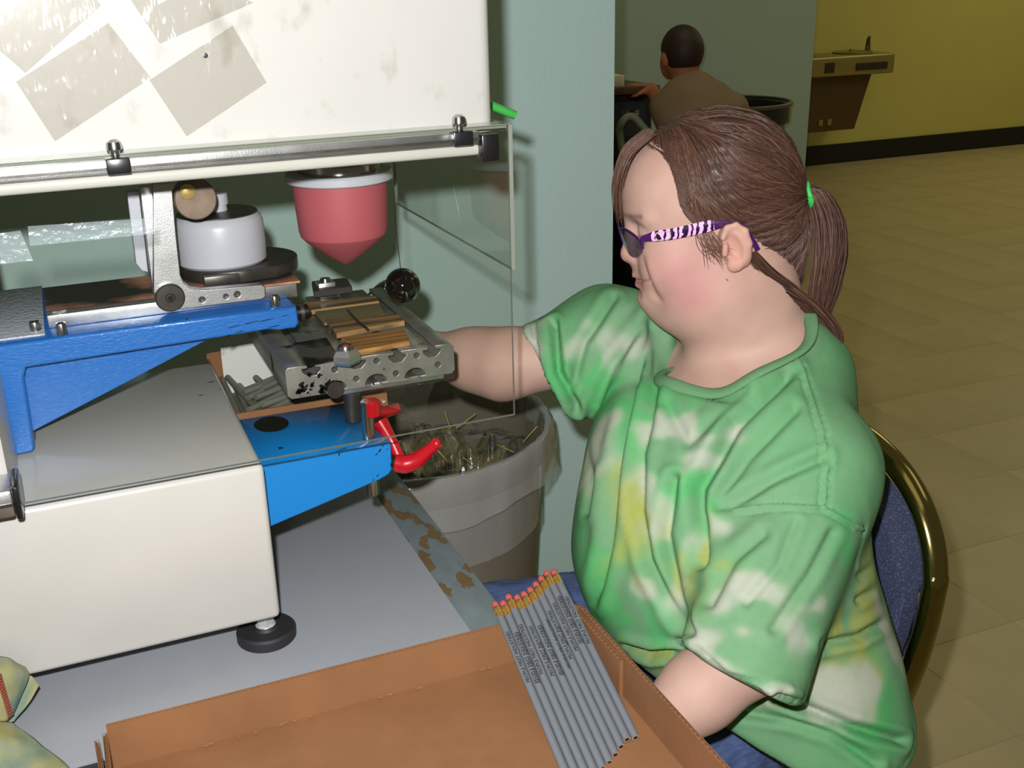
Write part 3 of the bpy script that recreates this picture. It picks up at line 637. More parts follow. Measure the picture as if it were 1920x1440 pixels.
def textmesh(s, size):
    cu = bpy.data.curves.new('t', 'FONT'); cu.body = s; cu.size = size; cu.align_x = 'LEFT'; cu.align_y = 'CENTER'; cu.resolution_u = 2; cu.offset = .00007
    t = bpy.data.objects.new('t', cu); COL.objects.link(t); me = bpy.data.meshes.new_from_object(t.evaluated_get(bpy.context.evaluated_depsgraph_get()))
    bpy.data.objects.remove(t); bpy.data.curves.remove(cu)
    bm = bmesh.new(); bm.from_mesh(me); ys_ = [v.co.y for v in bm.verts]
    for y_ in np.linspace(min(ys_), max(ys_), 9)[1:-1]: bmesh.ops.bisect_plane(bm, geom=bm.verts[:]+bm.edges[:]+bm.faces[:], plane_co=(0, y_, 0), plane_no=(0, 1, 0))
    bm.to_mesh(me); bm.free(); return me
side = np.cross(PD, np.array([0, 0, 1.0])); side /= np.linalg.norm(side); upn = np.cross(side, PD)
ordn = ['leftmost', 'second from the left', 'third from the left', 'fourth from the left', 'fifth from the left', 'fifth from the right', 'fourth from the right', 'third from the right', 'second from the right', 'rightmost']
E0 = [onz(a, b, .8205) for a, b in er]
base = onz(1040, 1075, .8205)
for k in range(10):
    e = E0[k]; off = (9-k)*.0084
    al = (e-base)@PD; p0 = base - side*off*(1 if (E0[0]-base)@side < 0 else -1) + PD*al
    o = thing('printed_pencil', 'grey printed pencil in the cardboard tray, '+ordn[k]+' of the ten', 'pencil', p0, 'printed pencils in the cardboard tray')
    L = PL*.985 if k > 3 else PL*1.0
    lathe('pencil_body', [(PR*.9, .0168), (PR, .0172), (PR, L), (.0016, L)], p0, PD, m_pencil, o, 24)
    lathe('ferrule', [(PR*.93, .0035), (PR*1.02, .0038), (PR*.98, .0062), (PR*1.05, .0068), (PR*.98, .0076), (PR*1.04, .009), (PR*.96, .0100), (PR*.96, .0118), (PR*1.06, .0126), (PR*.98, .0136), (PR*1.05, .0146), (PR*1.02, .0170)], p0, PD, m_gold, o, 20, 60)
    lathe('eraser', [(0, -.0045), (PR*.6, -.0042), (PR*.88, -.0028), (PR*.9, 0), (PR*.9, .0036)], p0, PD, m_eraser, o, 20, 60)
    lathe('pencil_end', [(PR*.98, L+.0001), (PR*.5, L+.0002)], p0, PD, m_cutwood, o, 20); lathe('pencil_core', [(PR*.55, L+.0002), (0, L+.0006)], p0, PD, m_print, o, 14)
    tw = [.1, -.5, .35, .1, -.7, -.55, .15, .05, -.5, .3][k]
    lines = [('PEOPLE FIRST INDUSTRIES', tw)]
    if k in (1, 4, 8): lines = [('PEOPLE FIRST INDUSTRIES', tw), ('PEOPLE FIRST INDUSTRIES', tw+.75)]
    if k in (3, 6): lines.append(('480-924-4500', tw-.85))
    for s_, ang in lines:
        me = textmesh(s_, .0046); n3 = upn*math.cos(ang)+side*math.sin(ang); tdir = -PD; bdir = np.cross(n3, tdir)
        wmax = max(v.co.x for v in me.vertices); sx = (.066 if len(s_) > 15 else .026)/wmax; st0 = p0+PD*(.040+.066+(.0 if len(s_) > 15 else -.018)+[0, .002, .0, .002, .006, .004, .0, -.002, -.004, -.002][k])
        R_ = PR+.00012; cs = np.array([v.co[:] for v in me.vertices]); phi = cs[:, 1]*1.05/R_
        W_ = st0+np.outer(cs[:, 0]*sx, tdir)+np.outer(np.sin(phi)*R_, bdir)+np.outer(np.cos(phi)*R_, n3)
        me.vertices.foreach_set('co', W_.astype(np.float32).ravel()); me.update(); me.name = 'pencil_print'; link('pencil_print', me, m_print, o)

# ================================================================== rag on the table
rg = thing('cleaning_rag', 'faded yellow green tie-dye rag with red stitched hem on the table corner', 'rag', (-.13, .95, TZ))
def loft(name, rows, mat, parent, n=26, m=30, amp=.0022, th=.0016, seed=0):
    R_ = [spline([ony(q[0], q[1], q[2]) if q[2] > .85 else onz(*q) for q in r], n) for r in rows]; G = np.array([spline([r[i] for r in R_], m) for i in range(n)])
    nz_ = snoise(G+seed, 46)*amp+snoise(G*np.array([1, .4, 1])+seed, 110)*amp*.5; G = G+nz_[..., None]*np.array([.1, -.55, .8]); G[..., 2] = np.maximum(G[..., 2], TZ+.0022)
    G[..., 1] = np.minimum(G[..., 1], .9915)
    V = G.reshape(-1, 3); F = [(i*m+j, (i+1)*m+j, (i+1)*m+j+1, i*m+j+1) for i in range(n-1) for j in range(m-1)]
    o = pyd(name, V, F, mat, parent, True); md = o.modifiers.new('thickness', 'SOLIDIFY'); md.thickness = th; md.offset = 0; return G
loft('rag_fold', [[(40, 1258, .986), (60, 1268, .988), (73, 1285, .988)], [(15, 1325, .974), (40, 1325, .978), (54, 1318, .980)], [(-5, 1354, .964), (12, 1357, .966), (26, 1352, .968)]], m_rag, rg, seed=3)
loft('rag_sheet', [[(-90, 1346, .952), (-20, 1348, .954), (22, 1356, .958)], [(-90, 1392, .795), (0, 1385, .785), (68, 1390, .766)], [(-90, 1440, .785), (20, 1430, .775), (118, 1428, .763)], [(-90, 1500, .772), (40, 1490, .768), (150, 1470, .7625)]], m_rag, rg, amp=.003, seed=7)
GA = loft('rag_fold', [[(-90, 1222, .980), (0, 1230, .980), (30, 1243, .980), (47, 1250, .982)], [(-90, 1265, .955), (0, 1262, .958), (38, 1262, .966), (53, 1268, .976)], [(-90, 1310, .945), (0, 1305, .950), (28, 1300, .958), (40, 1300, .968)], [(-90, 1356, .948), (0, 1354, .950), (16, 1349, .955), (24, 1340, .962)]], m_rag, rg, amp=.0016, seed=1)
for k in range(16):
    t = k/15; p = ony(2+22*t, 1264+74*t, .953); q = ony(2+22*t-9, 1264+74*t+6, .951); dv = (CAM-p)/np.linalg.norm(CAM-p)*.006
    tube('stitch', [p+dv, (p+q)/2+dv*1.15, q+dv], .0010, m_stitch, rg, 6)

# ================================================================== bin with liner
bn = thing('rubbish_bin', 'large grey round bin with clear liner against the teal wall', 'bin', (.50, 1.70, 0))
lathe('bin_body', [(.0, .0), (.195, .0), (.20, .01), (.236, .64), (.250, .645), (.254, .66), (.254, .690), (.249, .695), (.243, .690), (.240, .66), (.228, .60), (.19, .02), (0, .02)], (.50, 1.70, 0), Zv, m_canbody, bn, 72)
V, F = [], []; ns, nr = 120, 9
for i in range(nr):
    for k in range(ns):
        a = 2*math.pi*k/ns; prof = [(.236, .52), (.238, .62), (.243, .688), (.250, .700), (.257, .697), (.260, .675), (.262, .655), (.263, .635), (.265, .620)][i]
        P = np.array([.50+math.cos(a)*prof[0], 1.70+math.sin(a)*prof[0], prof[1]]); wv = .0012*math.sin(a*31+.4*i)+.0016*math.sin(a*17+.5*i)
        P[:2] += np.array([math.cos(a), math.sin(a)])*(wv if i > 3 else -abs(wv)); P[2] += (.008*math.sin(a*5)+.003*math.sin(a*9))*max(0, i-4)/4; V.append(P)
for i in range(nr-1):
    for k in range(ns): F.append((i*ns+k, i*ns+(k+1) % ns, (i+1)*ns+(k+1) % ns, (i+1)*ns+k))
pyd('bin_liner', V, F, m_liner, bn, True)
V, F = [], []; g = 46
for i in range(g):
    for j in range(g):
        a = 2*math.pi*j/g; r = .225*i/(g-1); p = np.array([.50+r*math.cos(a), 1.70+r*math.sin(a), .57]); p[2] += .05*float(snoise(p, 22))+.02*float(snoise(p, 70))+.03*(1-i/g); V.append(p)
for i in range(g-1):
    for j in range(g): F.append((i*g+j, i*g+(j+1) % g, (i+1)*g+(j+1) % g, (i+1)*g+j))
tr = pyd('rubbish', V, F, m_trash, bn); tr['kind'] = 'stuff'
film('crumpled_film', lambda u, v: (.36+.34*u, 1.53+.26*v, .645+.012*math.sin(u*7+v*5)), 46, 40, m_wrap, bn, .011, 42)
for k in range(6):
    p = np.array([.40+.3*random.random(), 1.55+.22*random.random(), .64]); tube('straw_shaving', [p, p+np.array([random.uniform(-.04, .04), random.uniform(-.02, .03), .02+.03*random.random()])], .0011, M('straw', (190, 170, 80), .6) if k == 0 else bpy.data.materials['straw'], bn, 4)

# ================================================================== drinking fountain on the yellow wall
df = thing('drinking_fountain', 'wall mounted metal drinking fountain on the far yellow wall', 'drinking fountain', (5.5, 6.8, .3))
m_fm = M('fountain_steel', (170, 156, 96), .35, .6); m_fb = M('brown_fountain_panel', (92, 70, 36), .5, .2); m_fd = M('fountain_grille', (52, 44, 24), .5)
prism('fountain_body', [(5.02, .30), (5.62, .30), (5.74, .70), (5.02, .70)], [], (0, 6.68, 0), X, Zv, Y, .27, m_fb, df, .008)
bs_ = box('basin', 5.00, 5.88, 6.60, 6.955, .70, .845, m_fm, df, .02, 3)
lathe('bowl_rim', [(.13, 0), (.145, .0), (.15, .008), (.14, .013), (.125, .004), (.06, -.01), (0, -.012)], (5.62, 6.77, .846), Zv, m_fm, bs_, 40)
box('push_bar', 5.52, 5.80, 6.590, 6.60, .735, .785, m_fd, bs_); box('push_button', 5.24, 5.32, 6.592, 6.60, .73, .80, m_fd, bs_)
tube('spout', [(5.78, 6.80, .85), (5.78, 6.80, .90), (5.765, 6.78, .945), (5.75, 6.75, .955)], [.022, .018, .013, .008], M('spout_chrome', (110, 110, 90), .25, .8), bs_, 10, 12)
tube('drain_cap', [(5.60, 6.76, .84), (5.60, 6.76, .875)], .02, m_fm, bs_, 10)
for x in (5.28, 5.36): box('vent_mark', x, x+.035, 6.672, 6.68, .345, .39, m_fm, df)

# ================================================================== background: black barrel, cabinet, chair arm
p = at(1372, 192, 5.0)
bb = thing('black_barrel', 'large black rubbish barrel against the far teal wall', 'bin', (p[0], p[1], 0))
lathe('barrel_body', [(0, 0), (.20, 0), (.205, .01), (.245, p[2]-.09), (.265, p[2]-.085), (.268, p[2]-.01), (.262, p[2]), (.252, p[2]-.01), (.235, p[2]-.12), (.19, .03), (0, .03)], (p[0], p[1], 0), Zv, m_black, bb, 48)
lathe('barrel_rim', [(.262, -.012), (.274, -.010), (.276, .002), (.268, .008), (.258, .004)], (p[0], p[1], p[2]), Zv, M('barrel_rim_plastic', (88, 80, 68), .4), bb, 48, cap=False)
p = at(1175, 165, 4.75)
cbn = thing('black_cabinet', 'dark equipment cabinet beside the seated man', 'cabinet', (p[0], p[1], 0))
px1 = at(1222, 165, 4.75)[0]
box('cabinet_body', px1-.75, px1, p[1]-.05, p[1]+.42, .03, p[2]-.02, m_black, cbn, .01); box('plinth', px1-.72, px1-.03, p[1]-.02, p[1]+.40, 0, .03, m_base, cbn)
box('drawer_front', px1-.70, px1-.04, p[1]-.062, p[1]-.05, p[2]-.20, p[2]-.05, M('charcoal_drawer', (52, 54, 62), .35), cbn, .004)
box('drawer_pull', px1-.14, px1-.08, p[1]-.078, p[1]-.062, p[2]-.11, p[2]-.085, m_steel, cbn, .003)
box('cabinet_top', px1-.78, px1+.02, p[1]-.08, p[1]+.44, p[2]-.02, p[2]+.012, M('brown_top_board', (88, 62, 42), .5), cbn, .004)
tag(box('paper_stack', px1-.55, px1-.14, p[1]-.05, p[1]+.25, p[2]+.0125, p[2]+.060, M('pale_paper', (232, 222, 205), .8), None, .002), 'pale paper stack on top of the dark cabinet', 'paper')
oc = thing('office_chair', 'dark chair with curved grey arm under the seated man', 'chair', (*at(1290, 320, 4.45)[:2], 0))
sx, sy = at(1290, 320, 4.45)[:2]
box('seat', sx-.25, sx+.25, sy-.22, sy+.24, .40, .46, m_black, oc, .02)
for a in range(5): tube('base_leg', [(sx, sy, .09), (sx+.28*math.cos(a*1.2566), sy+.28*math.sin(a*1.2566), .03)], .018, m_black, oc, 8)
cyl('gas_column', (sx, sy, .07), (sx, sy, .40), .03, m_dsteel, oc)
for a in range(5): ico('caster', (sx+.28*math.cos(a*1.2566), sy+.28*math.sin(a*1.2566), .028), .028, m_black, oc, 2)
a0, a1, a2 = at(1165, 232, 4.4), at(1185, 218, 4.4), at(1212, 245, 4.4)
tube('chair_arm', [(sx-.24, sy, .42), (a0[0], a0[1], a0[2]-.08), a0, a1, a2], .016, M('grey_chair_arm', (110, 118, 104), .5), oc, 8, 20)

# ================================================================== banquet chair
CX, CY, CH = .905, 1.085, .852
ch = thing('banquet_chair', 'blue upholstered banquet chair with brass arched frame behind the woman', 'chair', (.80, CY, 0))
hw = .222
def arch(hw_, top_, zb, n=15):
    pts = [(hw_*.86, zb)] + [(hw_*.98, zb+(top_-zb)*.45)] + [(hw_*math.cos(a)**.8 if math.cos(a) > 0 else 0, top_-.16+.16*math.sin(a)) for a in np.linspace(.12, math.pi/2, n)]
    full = pts + [(-x, z) for x, z in pts[::-1][1:]]; return full
def rk(z): return CX + (z-.46)*.10 - .02                            # rake of the backrest
pts = [(rk(z), CY-y, z) for y, z in arch(hw, CH, .42)]
lo = [(CX+.02, CY-hw*.90, 0.012), (CX-.01, CY-hw*.88, .22)]; hi = [(CX-.01, CY+hw*.88, .22), (CX+.02, CY+hw*.90, 0.012)]
tube('back_frame', lo+pts+hi, .0135, m_chairgold, ch, 14, 150, 1.25)
outl = [(y*.90, CH-.032-(CH-z)*.97 if z > .6 else max(z, .47)) for y, z in arch(hw, CH, .50, 18)]
pyv = [(rk(z)+.012, CY-y, z) for y, z in outl]; m_ = len(pyv)
bm = bmesh.new(); A_ = [bm.verts.new(v) for v in pyv]; B_ = [bm.verts.new((v[0]-.045, v[1], v[2])) for v in pyv]
bm.faces.new(A_); bm.faces.new(B_[::-1])
for k in range(m_): bm.faces.new((A_[k], A_[(k+1) % m_], B_[(k+1) % m_], B_[k]))
bmesh.ops.bevel(bm, geom=[e for e in bm.edges if all(abs(f.normal.x) < 2 for f in e.link_faces) and any(len(f.verts) > 6 for f in e.link_faces)], offset=.012, segments=3, affect='EDGES')
bmo('back_pad', bm, m_chairblue, ch, sharp=60)
box('seat_pad', .50, .915, CY-.21, CY+.21, .405, .455, m_chairblue, ch, .018, 3); box('seat_frame', .51, .91, CY-.205, CY+.205, .388, .405, m_chairgold, ch, .004)
for s in (-1, 1): tube('front_leg', [(.53, CY+s*.19, .39), (.50, CY+s*.20, .012)], .0125, m_chairgold, ch, 12, 6)

# ================================================================== the woman
_az = math.radians(32.5); _hh = np.array([math.sin(_az), math.cos(_az), 0]); _lf = np.array([-math.cos(_az), math.sin(_az), 0]); _t = math.radians(8)
_f0 = _lf*math.cos(_t)-_hh*math.sin(_t); HW = np.cross(_f0, _z); HW = HW if HW@_hh < 0 else -HW; _p = math.radians(12)
HF = _f0*math.cos(_p)-_z*math.sin(_p); HU = _f0*math.sin(_p)+_z*math.cos(_p); HO = at(1330, 400, 1.27)
HA = np.stack([HF, HU, HW], 1)                                      # columns: head forward, up, towards her left
def hd(f, u, w): return HO+HF*f+HU*u+HW*w
def tohead(P): return (np.asarray(P)-HO)@HA
wm = thing('person', 'woman in green tie-dye t-shirt and purple glasses seated operating the machine', 'person', (.72, 1.02, 0))
NSH, FSH = at(1500, 882, 1.215), at(1148, 650, 1.44)
def hand(fd, wr, dirv, palm_n, thumb_side, r=.0085, curl=.6):
    """palm and five unequal, bent fingers from the wrist along dirv"""
    dirv = np.asarray(dirv, float)/np.linalg.norm(dirv); n = np.asarray(palm_n, float); n -= dirv*(n@dirv); n /= np.linalg.norm(n); sd = np.cross(dirv, n)*thumb_side
    fd.cone(wr, wr+dirv*.03, .026, .022, .015)
    for s in (-.022, -.007, .008, .022): fd.cone(wr+dirv*.015+sd*s*.6, wr+dirv*.075+sd*s, .017, .0125, .012)
    for s, L in ((-.026, .055), (-.009, .068), (.008, .074), (.025, .066)):
        b0 = wr+dirv*.078+sd*s; a = 0.25; p = b0; dd = dirv
        for seg, fr in enumerate((.45, .32, .23)):
            a = curl*(.5+.6*seg); dd = dirv*math.cos(a)+n*math.sin(a); q = p+dd*L*fr; fd.cone(p, q, r*(1-.08*seg), r*(.94-.08*seg), .004); p = q
    b0 = wr+dirv*.025+sd*.026; p1 = b0+(dirv*.6+sd*.75+n*.25)*.035; p2 = p1+(dirv*.9+sd*.2+n*.45)*.028
    fd.cone(b0, p1, .0135, .0105, .010); fd.cone(p1, p2, .0105, .0085, .004)
bd = Field(rect_axis(.36, .86, .50, .80, .0019, .005), rect_axis(.70, 1.46, .96, 1.20, .0019, .005), rect_axis(.60, 1.31, 1.00, 1.295, .0019, .005))
E_ = lambda c, r, k=0., op='u', A=None: bd.ell(hd(*c), r, k, op, HA if A is None else A)
K_ = lambda a, b, ra, rb, k=0., op='u': bd.cone(hd(*a), hd(*b), ra, rb, k, op)
E_((-.008, .034, 0), (.092, .078, .071))                            # cranium
E_((.040, .040, 0), (.053, .052, .058), .03)                        # forehead
E_((.034, -.022, 0), (.060, .072, .060), .03)                       # face
E_((.042, -.070, 0), (.050, .034, .048), .025)                      # jaw
E_((.081, -.083, 0), (.020, .018, .024), .018)                      # chin
for s in (-1, 1):
    E_((.052, -.040, s*.034), (.036, .036, .034), .02)              # cheek
    E_((.020, -.085, s*.040), (.045, .035, .028), .025)             # jowl
E_((.030, -.108, 0), (.056, .034, .052), .03)                       # soft chin
K_((-.015, -.05, 0), (-.014, -.185, 0), .062, .069, .035)           # neck
K_((-.040, -.07, 0), (-.042, -.20, 0), .045, .050, .03)
for s in (-1, 1): K_((.084, .021, s*.010), (.070, .022, s*.044), .0095, .010, .012)     # brow
for s in (-1, 1): E_((.101, .004, s*.031), (.021, .014, .020), .012, 's')               # eye socket
for s in (-1, 1): E_((.0735, .004, s*.031), (.0135, .0125, .0145), .004)                # lowered lid
K_((.086, .014, 0), (.098, -.022, 0), .0080, .0105, .010)           # nose
E_((.1005, -.0275, 0), (.0105, .0095, .0110), .006)
for s in (-1, 1): E_((.0925, -.0310, s*.0105), (.0100, .0085, .0075), .006); E_((.0955, -.0385, s*.006), (.005, .004, .0035), .002, 's')
K_((.0895, -.044, 0), (.0915, -.054, 0), .011, .0095, .010)         # philtrum
for s in (-1, 1):
    K_((.0945, -.0555, 0), (.080, -.0590, s*.025), .0068, .0045, .004); K_((.0930, -.0660, 0), (.080, -.0610, s*.025), .0070, .0045, .004)
    K_((.1010, -.0605, 0), (.0870, -.0600, s*.022), .0020, .0014, .003, 's')
K_((.099, -.0745, -.012), (.099, -.0745, .012), .0035, .0035, .006, 's')
for s in (-1, 1):                                                   # ears
    A2 = HA@np.array(Matrix.Rotation(math.radians(-14), 3, 'Z'))@np.array(Matrix.Rotation(math.radians(18*s), 3, 'Y'))
    E_((-.014, -.026, s*.0735), (.0165, .0275, .0085), .004, 'u', A2); E_((-.011, -.024, s*.0820), (.0095, .0175, .0065), .003, 's', A2)
    rim = [(-.002, -.012), (-.008, -.002), (-.018, -.001), (-.027, -.010), (-.029, -.025), (-.023, -.040), (-.014, -.049)]
    for a, b in zip(rim[:-1], rim[1:]): K_((a[0], a[1], s*.0780), (b[0], b[1], s*.0780), .0036, .0036, .003)
    E_((-.009, -.046, s*.0765), (.0085, .0085, .0055), .004); K_((-.003, -.022, s*.0785), (-.0005, -.031, s*.0785), .0035, .0035, .003)
# trunk and limbs
nb_ = hd(-.02, -.19, 0)
CPn, CPf = hd(-.070, -.125, 0), at(1286, 747, 1.285); CC = (CPn+CPf)/2; CA = (CPf-CPn)/2; CLl = np.linalg.norm(CA); CA = CA/CLl
CL = np.array([-.25, -1, 0]); CL = CL-CA*(CL@CA); CL /= np.linalg.norm(CL); CN = np.cross(CA, CL); CN = CN if CN[2] > 0 else -CN
bd.ell(CC-CN*.040-CA*.005, (CLl*.98, .078, .036), .02, 'u', np.stack([CA, CL, CN], 1))
bd.cone(nb_+[-.01, 0, -.05], (.70, 1.03, .86), .06, .085, .04); bd.cone(nb_+[0, 0, -.055], NSH, .04, .036, .03); bd.cone(nb_+[0, 0, -.05], FSH, .04, .036, .03)
bd.ell(at(1350, 840, 1.32), (.105, .14, .10), .04); bd.ell(at(1350, 1020, 1.32), (.125, .15, .15), .05)
NEL, NWR = at(1402, 1222, 1.100), at(1195, 1392, 1.085)
bd.cone(NSH, NEL, .038, .038, .02); bd.cone(NEL, NEL+(NWR-NEL)*.45, .043, .037, .02); bd.cone(NEL+(NWR-NEL)*.45, NWR, .037, .025, .02)
hand(bd, NWR, (-.35, .55, -.35), (.4, .3, -.9), 1)
FEL, FWR = at(942, 683, 1.44), at(806, 660, 1.485)
bd.cone(FSH, FEL, .042, .046, .02); bd.cone(FEL, FEL+(FWR-FEL)*.4, .045, .040, .02); bd.cone(FEL+(FWR-FEL)*.4, FWR, .040, .026, .02)
hand(bd, FWR, (-.30, .40, .15), (-.8, -.2, -.4), 1)
def seg2(px, py, pts):
    D = np.full(len(px), 1e9)
    for (ax, ay), (bx, by_) in zip(pts[:-1], pts[1:]):
        t = np.clip(((px-ax)*(bx-ax)+(py-ay)*(by_-ay))/((bx-ax)**2+(by_-ay)**2), 0, 1); D = np.minimum(D, np.hypot(px-ax-t*(bx-ax), py-ay-t*(by_-ay)))
    return D
V_, F_ = bd.mesh(); V_ = relax(V_, F_, 1, .4); H_ = tohead(V_); Nn = vnormals(V_, F_)
_hn = Nn@HA; _mir = np.array([1, 1, -1.0])
for sgn in (1, -1):                                                 # smile crease from nostril past the mouth corner, on both cheeks
    hq = H_*np.array([1, 1, sgn]); qx, qy, _d = proj(hq@HA.T+HO); L_ = [(1204, 480), (1207, 500), (1215, 526), (1228, 552), (1240, 566)]; dmin = np.full(len(V_), 1e9); tpar = np.zeros(len(V_))
    for k, ((ax, ay), (bx, by_)) in enumerate(zip(L_[:-1], L_[1:])):
        t = np.clip(((qx-ax)*(bx-ax)+(qy-ay)*(by_-ay))/((bx-ax)**2+(by_-ay)**2), 0, 1); D = np.hypot(qx-ax-t*(bx-ax), qy-ay-t*(by_-ay)); up_ = D < dmin; dmin = np.where(up_, D, dmin); tpar = np.where(up_, (k+t)/4, tpar)
    dm = seg2(qx, qy, [(1188, 523), (1203, 527), (1217, 531)]); V_ = V_-Nn*(((hq[:, 2] > -.002) & (hq[:, 0] > .07))*.0022*np.exp(-(dm/2.6)**2))[:, None]
    on = (hq[:, 2] > .008) & (hq[:, 0] > .03) & (hq[:, 1] > -.11); a_ = np.sin(np.clip(tpar, .02, .98)*math.pi)**.5
    V_ = V_+Nn*(on*a_*(-.0030*np.exp(-(dmin/4.5)**2)+.0012*np.exp(-((dmin-11)/7)**2)))[:, None]; col = np.tile(np.array(alb((214, 176, 160), 1.25)), (len(V_), 1))
def blend(col, w, rgb, d=1.25): return col*(1-w[:, None])+np.array(alb(rgb, d))*w[:, None]
def bl3(c, r): q = (H_-np.array(c))/np.array(r); return np.exp(-(q*q).sum(1))
nz = .5+.5*snoise(V_, 45)
col = blend(col, .25*nz, (198, 150, 138))
for s in (-1, 1):
    col = blend(col, np.clip(.50*bl3((.048, -.048, s*.062), (.044, .040, .05)), 0, 1), (218, 140, 146)); col = blend(col, .45*bl3((.040, -.078, s*.055), (.025, .02, .03)), (208, 136, 140))
    col = blend(col, .5*bl3((-.012, -.030, s*.08), (.02, .03, .02)), (222, 150, 130))
    bw = np.exp(-((H_[:, 1]-.0255-.10*(.075-H_[:, 0]))/.0030)**2)*((H_[:, 2]*s > .006) & (H_[:, 2]*s < .052) & (H_[:, 0] > .058)); col = blend(col, .55*bw, (96, 66, 54))
    lw = np.exp(-((H_[:, 1]+.0045)/.0016)**2)*(np.abs(H_[:, 2]-s*.031) < .015)*(H_[:, 0] > .072); col = blend(col, .7*lw, (70, 44, 44))
lipw = np.exp(-((H_[:, 1]+.0610)/.0065)**2)*(np.abs(H_[:, 2]) < .025)*(H_[:, 0] > .078); col = blend(col, .6*lipw, (196, 106, 108))
col = blend(col, .5*bl3((.108, -.030, 0), (.012, .012, .014)), (220, 140, 128))
mole = hd(.010, -.072, .0); px_, py_, dd_ = proj(V_); md = np.hypot(px_-1363, py_-525); col = blend(col, (md < 2.4)*1.0*(dd_ < 1.25), (110, 60, 50))
body = meshcol('body', V_, F_, m_skin, wm, col)

# ---- hair
hf = Field(np.arange(-.17, .12, .0026), np.arange(-.22, .14, .0026), np.arange(-.095, .095, .0026))
hl_u = np.array([-.20, -.12, -.09, -.06, -.03, -.006, .003, .03, .055, .081, .10, .115, .14]); hl_f = np.array([-.08, -.070, -.060, -.047, -.032, -.006, .022, .037, .030, .030, .052, .072, .085])
HC, HR = np.array([-.011, .035, 0]), np.array([.0985, .0850, .0785])
hf.ell(HC, HR); hf.ell((-.060, -.015, 0), (.050, .060, .060), .03); hf.cone((-.070, -.05, 0), (-.068, -.095, 0), .040, .028, .02)
hf.prim(lambda P: (P[..., 0]-np.interp(P[..., 1], hl_u, hl_f)-.020*np.clip((.055-np.abs(P[..., 2]))/.055, 0, 1)*(P[..., 1] > .05)), (-.2, -.3, -.2), (.2, .2, .2), .006, 'i')
V_, F_ = hf.mesh(); V_ = relax(V_, F_, 2); Nn = vnormals(V_, F_)
TIE = np.array([-.108, -.004, .004])
def flowcoord(P):                                                   # angle of each point about the axis through the tie: strands run along it
    q = P-TIE; return np.arctan2(q[:, 2], q[:, 1]-0.02)
gr = np.sin(flowcoord(V_)*46+2*snoise(V_, 20))*.0006+np.sin(flowcoord(V_)*19+3*snoise(V_, 14))*.0008; V_ = V_+Nn*(gr-.0022)[:, None]
hc1, hc2, hc3 = [np.array(alb(c, 1.22)) for c in ((96, 66, 54), (136, 100, 84), (58, 38, 31))]
def haircol(t): t = np.clip(t, 0, 1)[:, None]; return np.where(t < .5, hc3*(1-2*t)+hc1*2*t, hc1*(2-2*t)+hc2*(2*t-1))
hair = meshcol('hair', V_@HA.T+HO, F_, m_hair, wm, haircol(.35+.18*snoise(V_, 40)))
SV, SF, SCc = [], [], []
def strand(P, r, c):
    n0 = sum(len(v) for v in SV); P = np.asarray(P); n = len(P); rr = r*np.sin(np.linspace(.35, math.pi-.12, n))
    T = np.gradient(P, axis=0); T /= np.linalg.norm(T, axis=1)[:, None]+1e-12; u = np.cross(T, [.31, .2, .93]); u /= np.linalg.norm(u, axis=1)[:, None]+1e-9; w = np.cross(T, u)
    ring = np.stack([P+(u*math.cos(a)+w*math.sin(a))*rr[:, None] for a in (0, 2.094, 4.189)], 1).reshape(-1, 3); SV.append(ring)
    i = np.arange(n-1)[:, None]*3;
    for k in range(3):
        k2 = (k+1) % 3; SF.append(np.concatenate([i+k, i+k2, i+3+k2, i+3+k], 1)+n0)
    SCc.append(np.full(n*3, c))
ok = np.where(V_[:, 2] > -.06)[0]
def onhead(p, g=0.0):
    q = (p-HC)/HR; return HC+(p-HC)/np.linalg.norm(q)*(1+g)
from mathutils.kdtree import KDTree
Nh = vnormals(V_, F_); kd = KDTree(len(V_))
for i_, v_ in enumerate(V_): kd.insert(v_, i_)
kd.balance(); lowb = np.where((V_[:, 2] > -.03) & (V_[:, 0] < -.01) & (V_[:, 1] < .04))[0]
for k in range(4300):
    if k < 2200:
        f_ = RNG.uniform(-.07, .066); p = onhead(np.array([f_, .13, RNG.uniform(-.012, .016)])); w0 = 1.0 if RNG.uniform() < .72 else -1.0
    elif k < 3400: p = V_[ok[RNG.integers(len(ok))]].copy(); w0 = np.sign(p[2])+.0
    else: p = V_[lowb[RNG.integers(len(lowb))]].copy(); w0 = np.sign(p[2])+.0
    P = [p]; loose = RNG.uniform() < .3; g = RNG.uniform(.0006, .0026); wob = RNG.normal(0, .10)
    for s in range(26):
        tgt = TIE-p; L = np.linalg.norm(tgt)
        if L < .010: break
        dv = tgt/L; gap = np.interp(p[1], hl_u, hl_f)-p[0]
        w = np.clip(1.25-gap/.060, 0, 1.25)*np.clip((p[1]-.000)/.02, 0, 1); dv = dv*(1-.55*min(w, 1))+np.array([.10*w, -1.1*w, (.9*w0 if p[1] > .07 else 0)*w])+np.array([0, wob*min(1, L/.05), .10*w0*np.clip(p[1]*8, 0, 1)])
        if loose: dv[0] += .30*w*(gap > -.012)
        elif gap < .003 and p[1] < .1: dv[0] -= .8
        dv /= np.linalg.norm(dv)+1e-9; p = p+dv*min(.0100, L)
        if loose and gap < .004 and p[1] > .01: p = onhead(p, -.035)
        elif L > .022:
            i_ = kd.find(p)[1]; n = Nh[i_]; p = p+n*(g-(p-V_[i_])@n)
        P.append(p.copy())
    if len(P) > 5: strand(np.array(P), RNG.uniform(.0004, .0009), np.clip(RNG.normal(.5, .22), 0, 1))
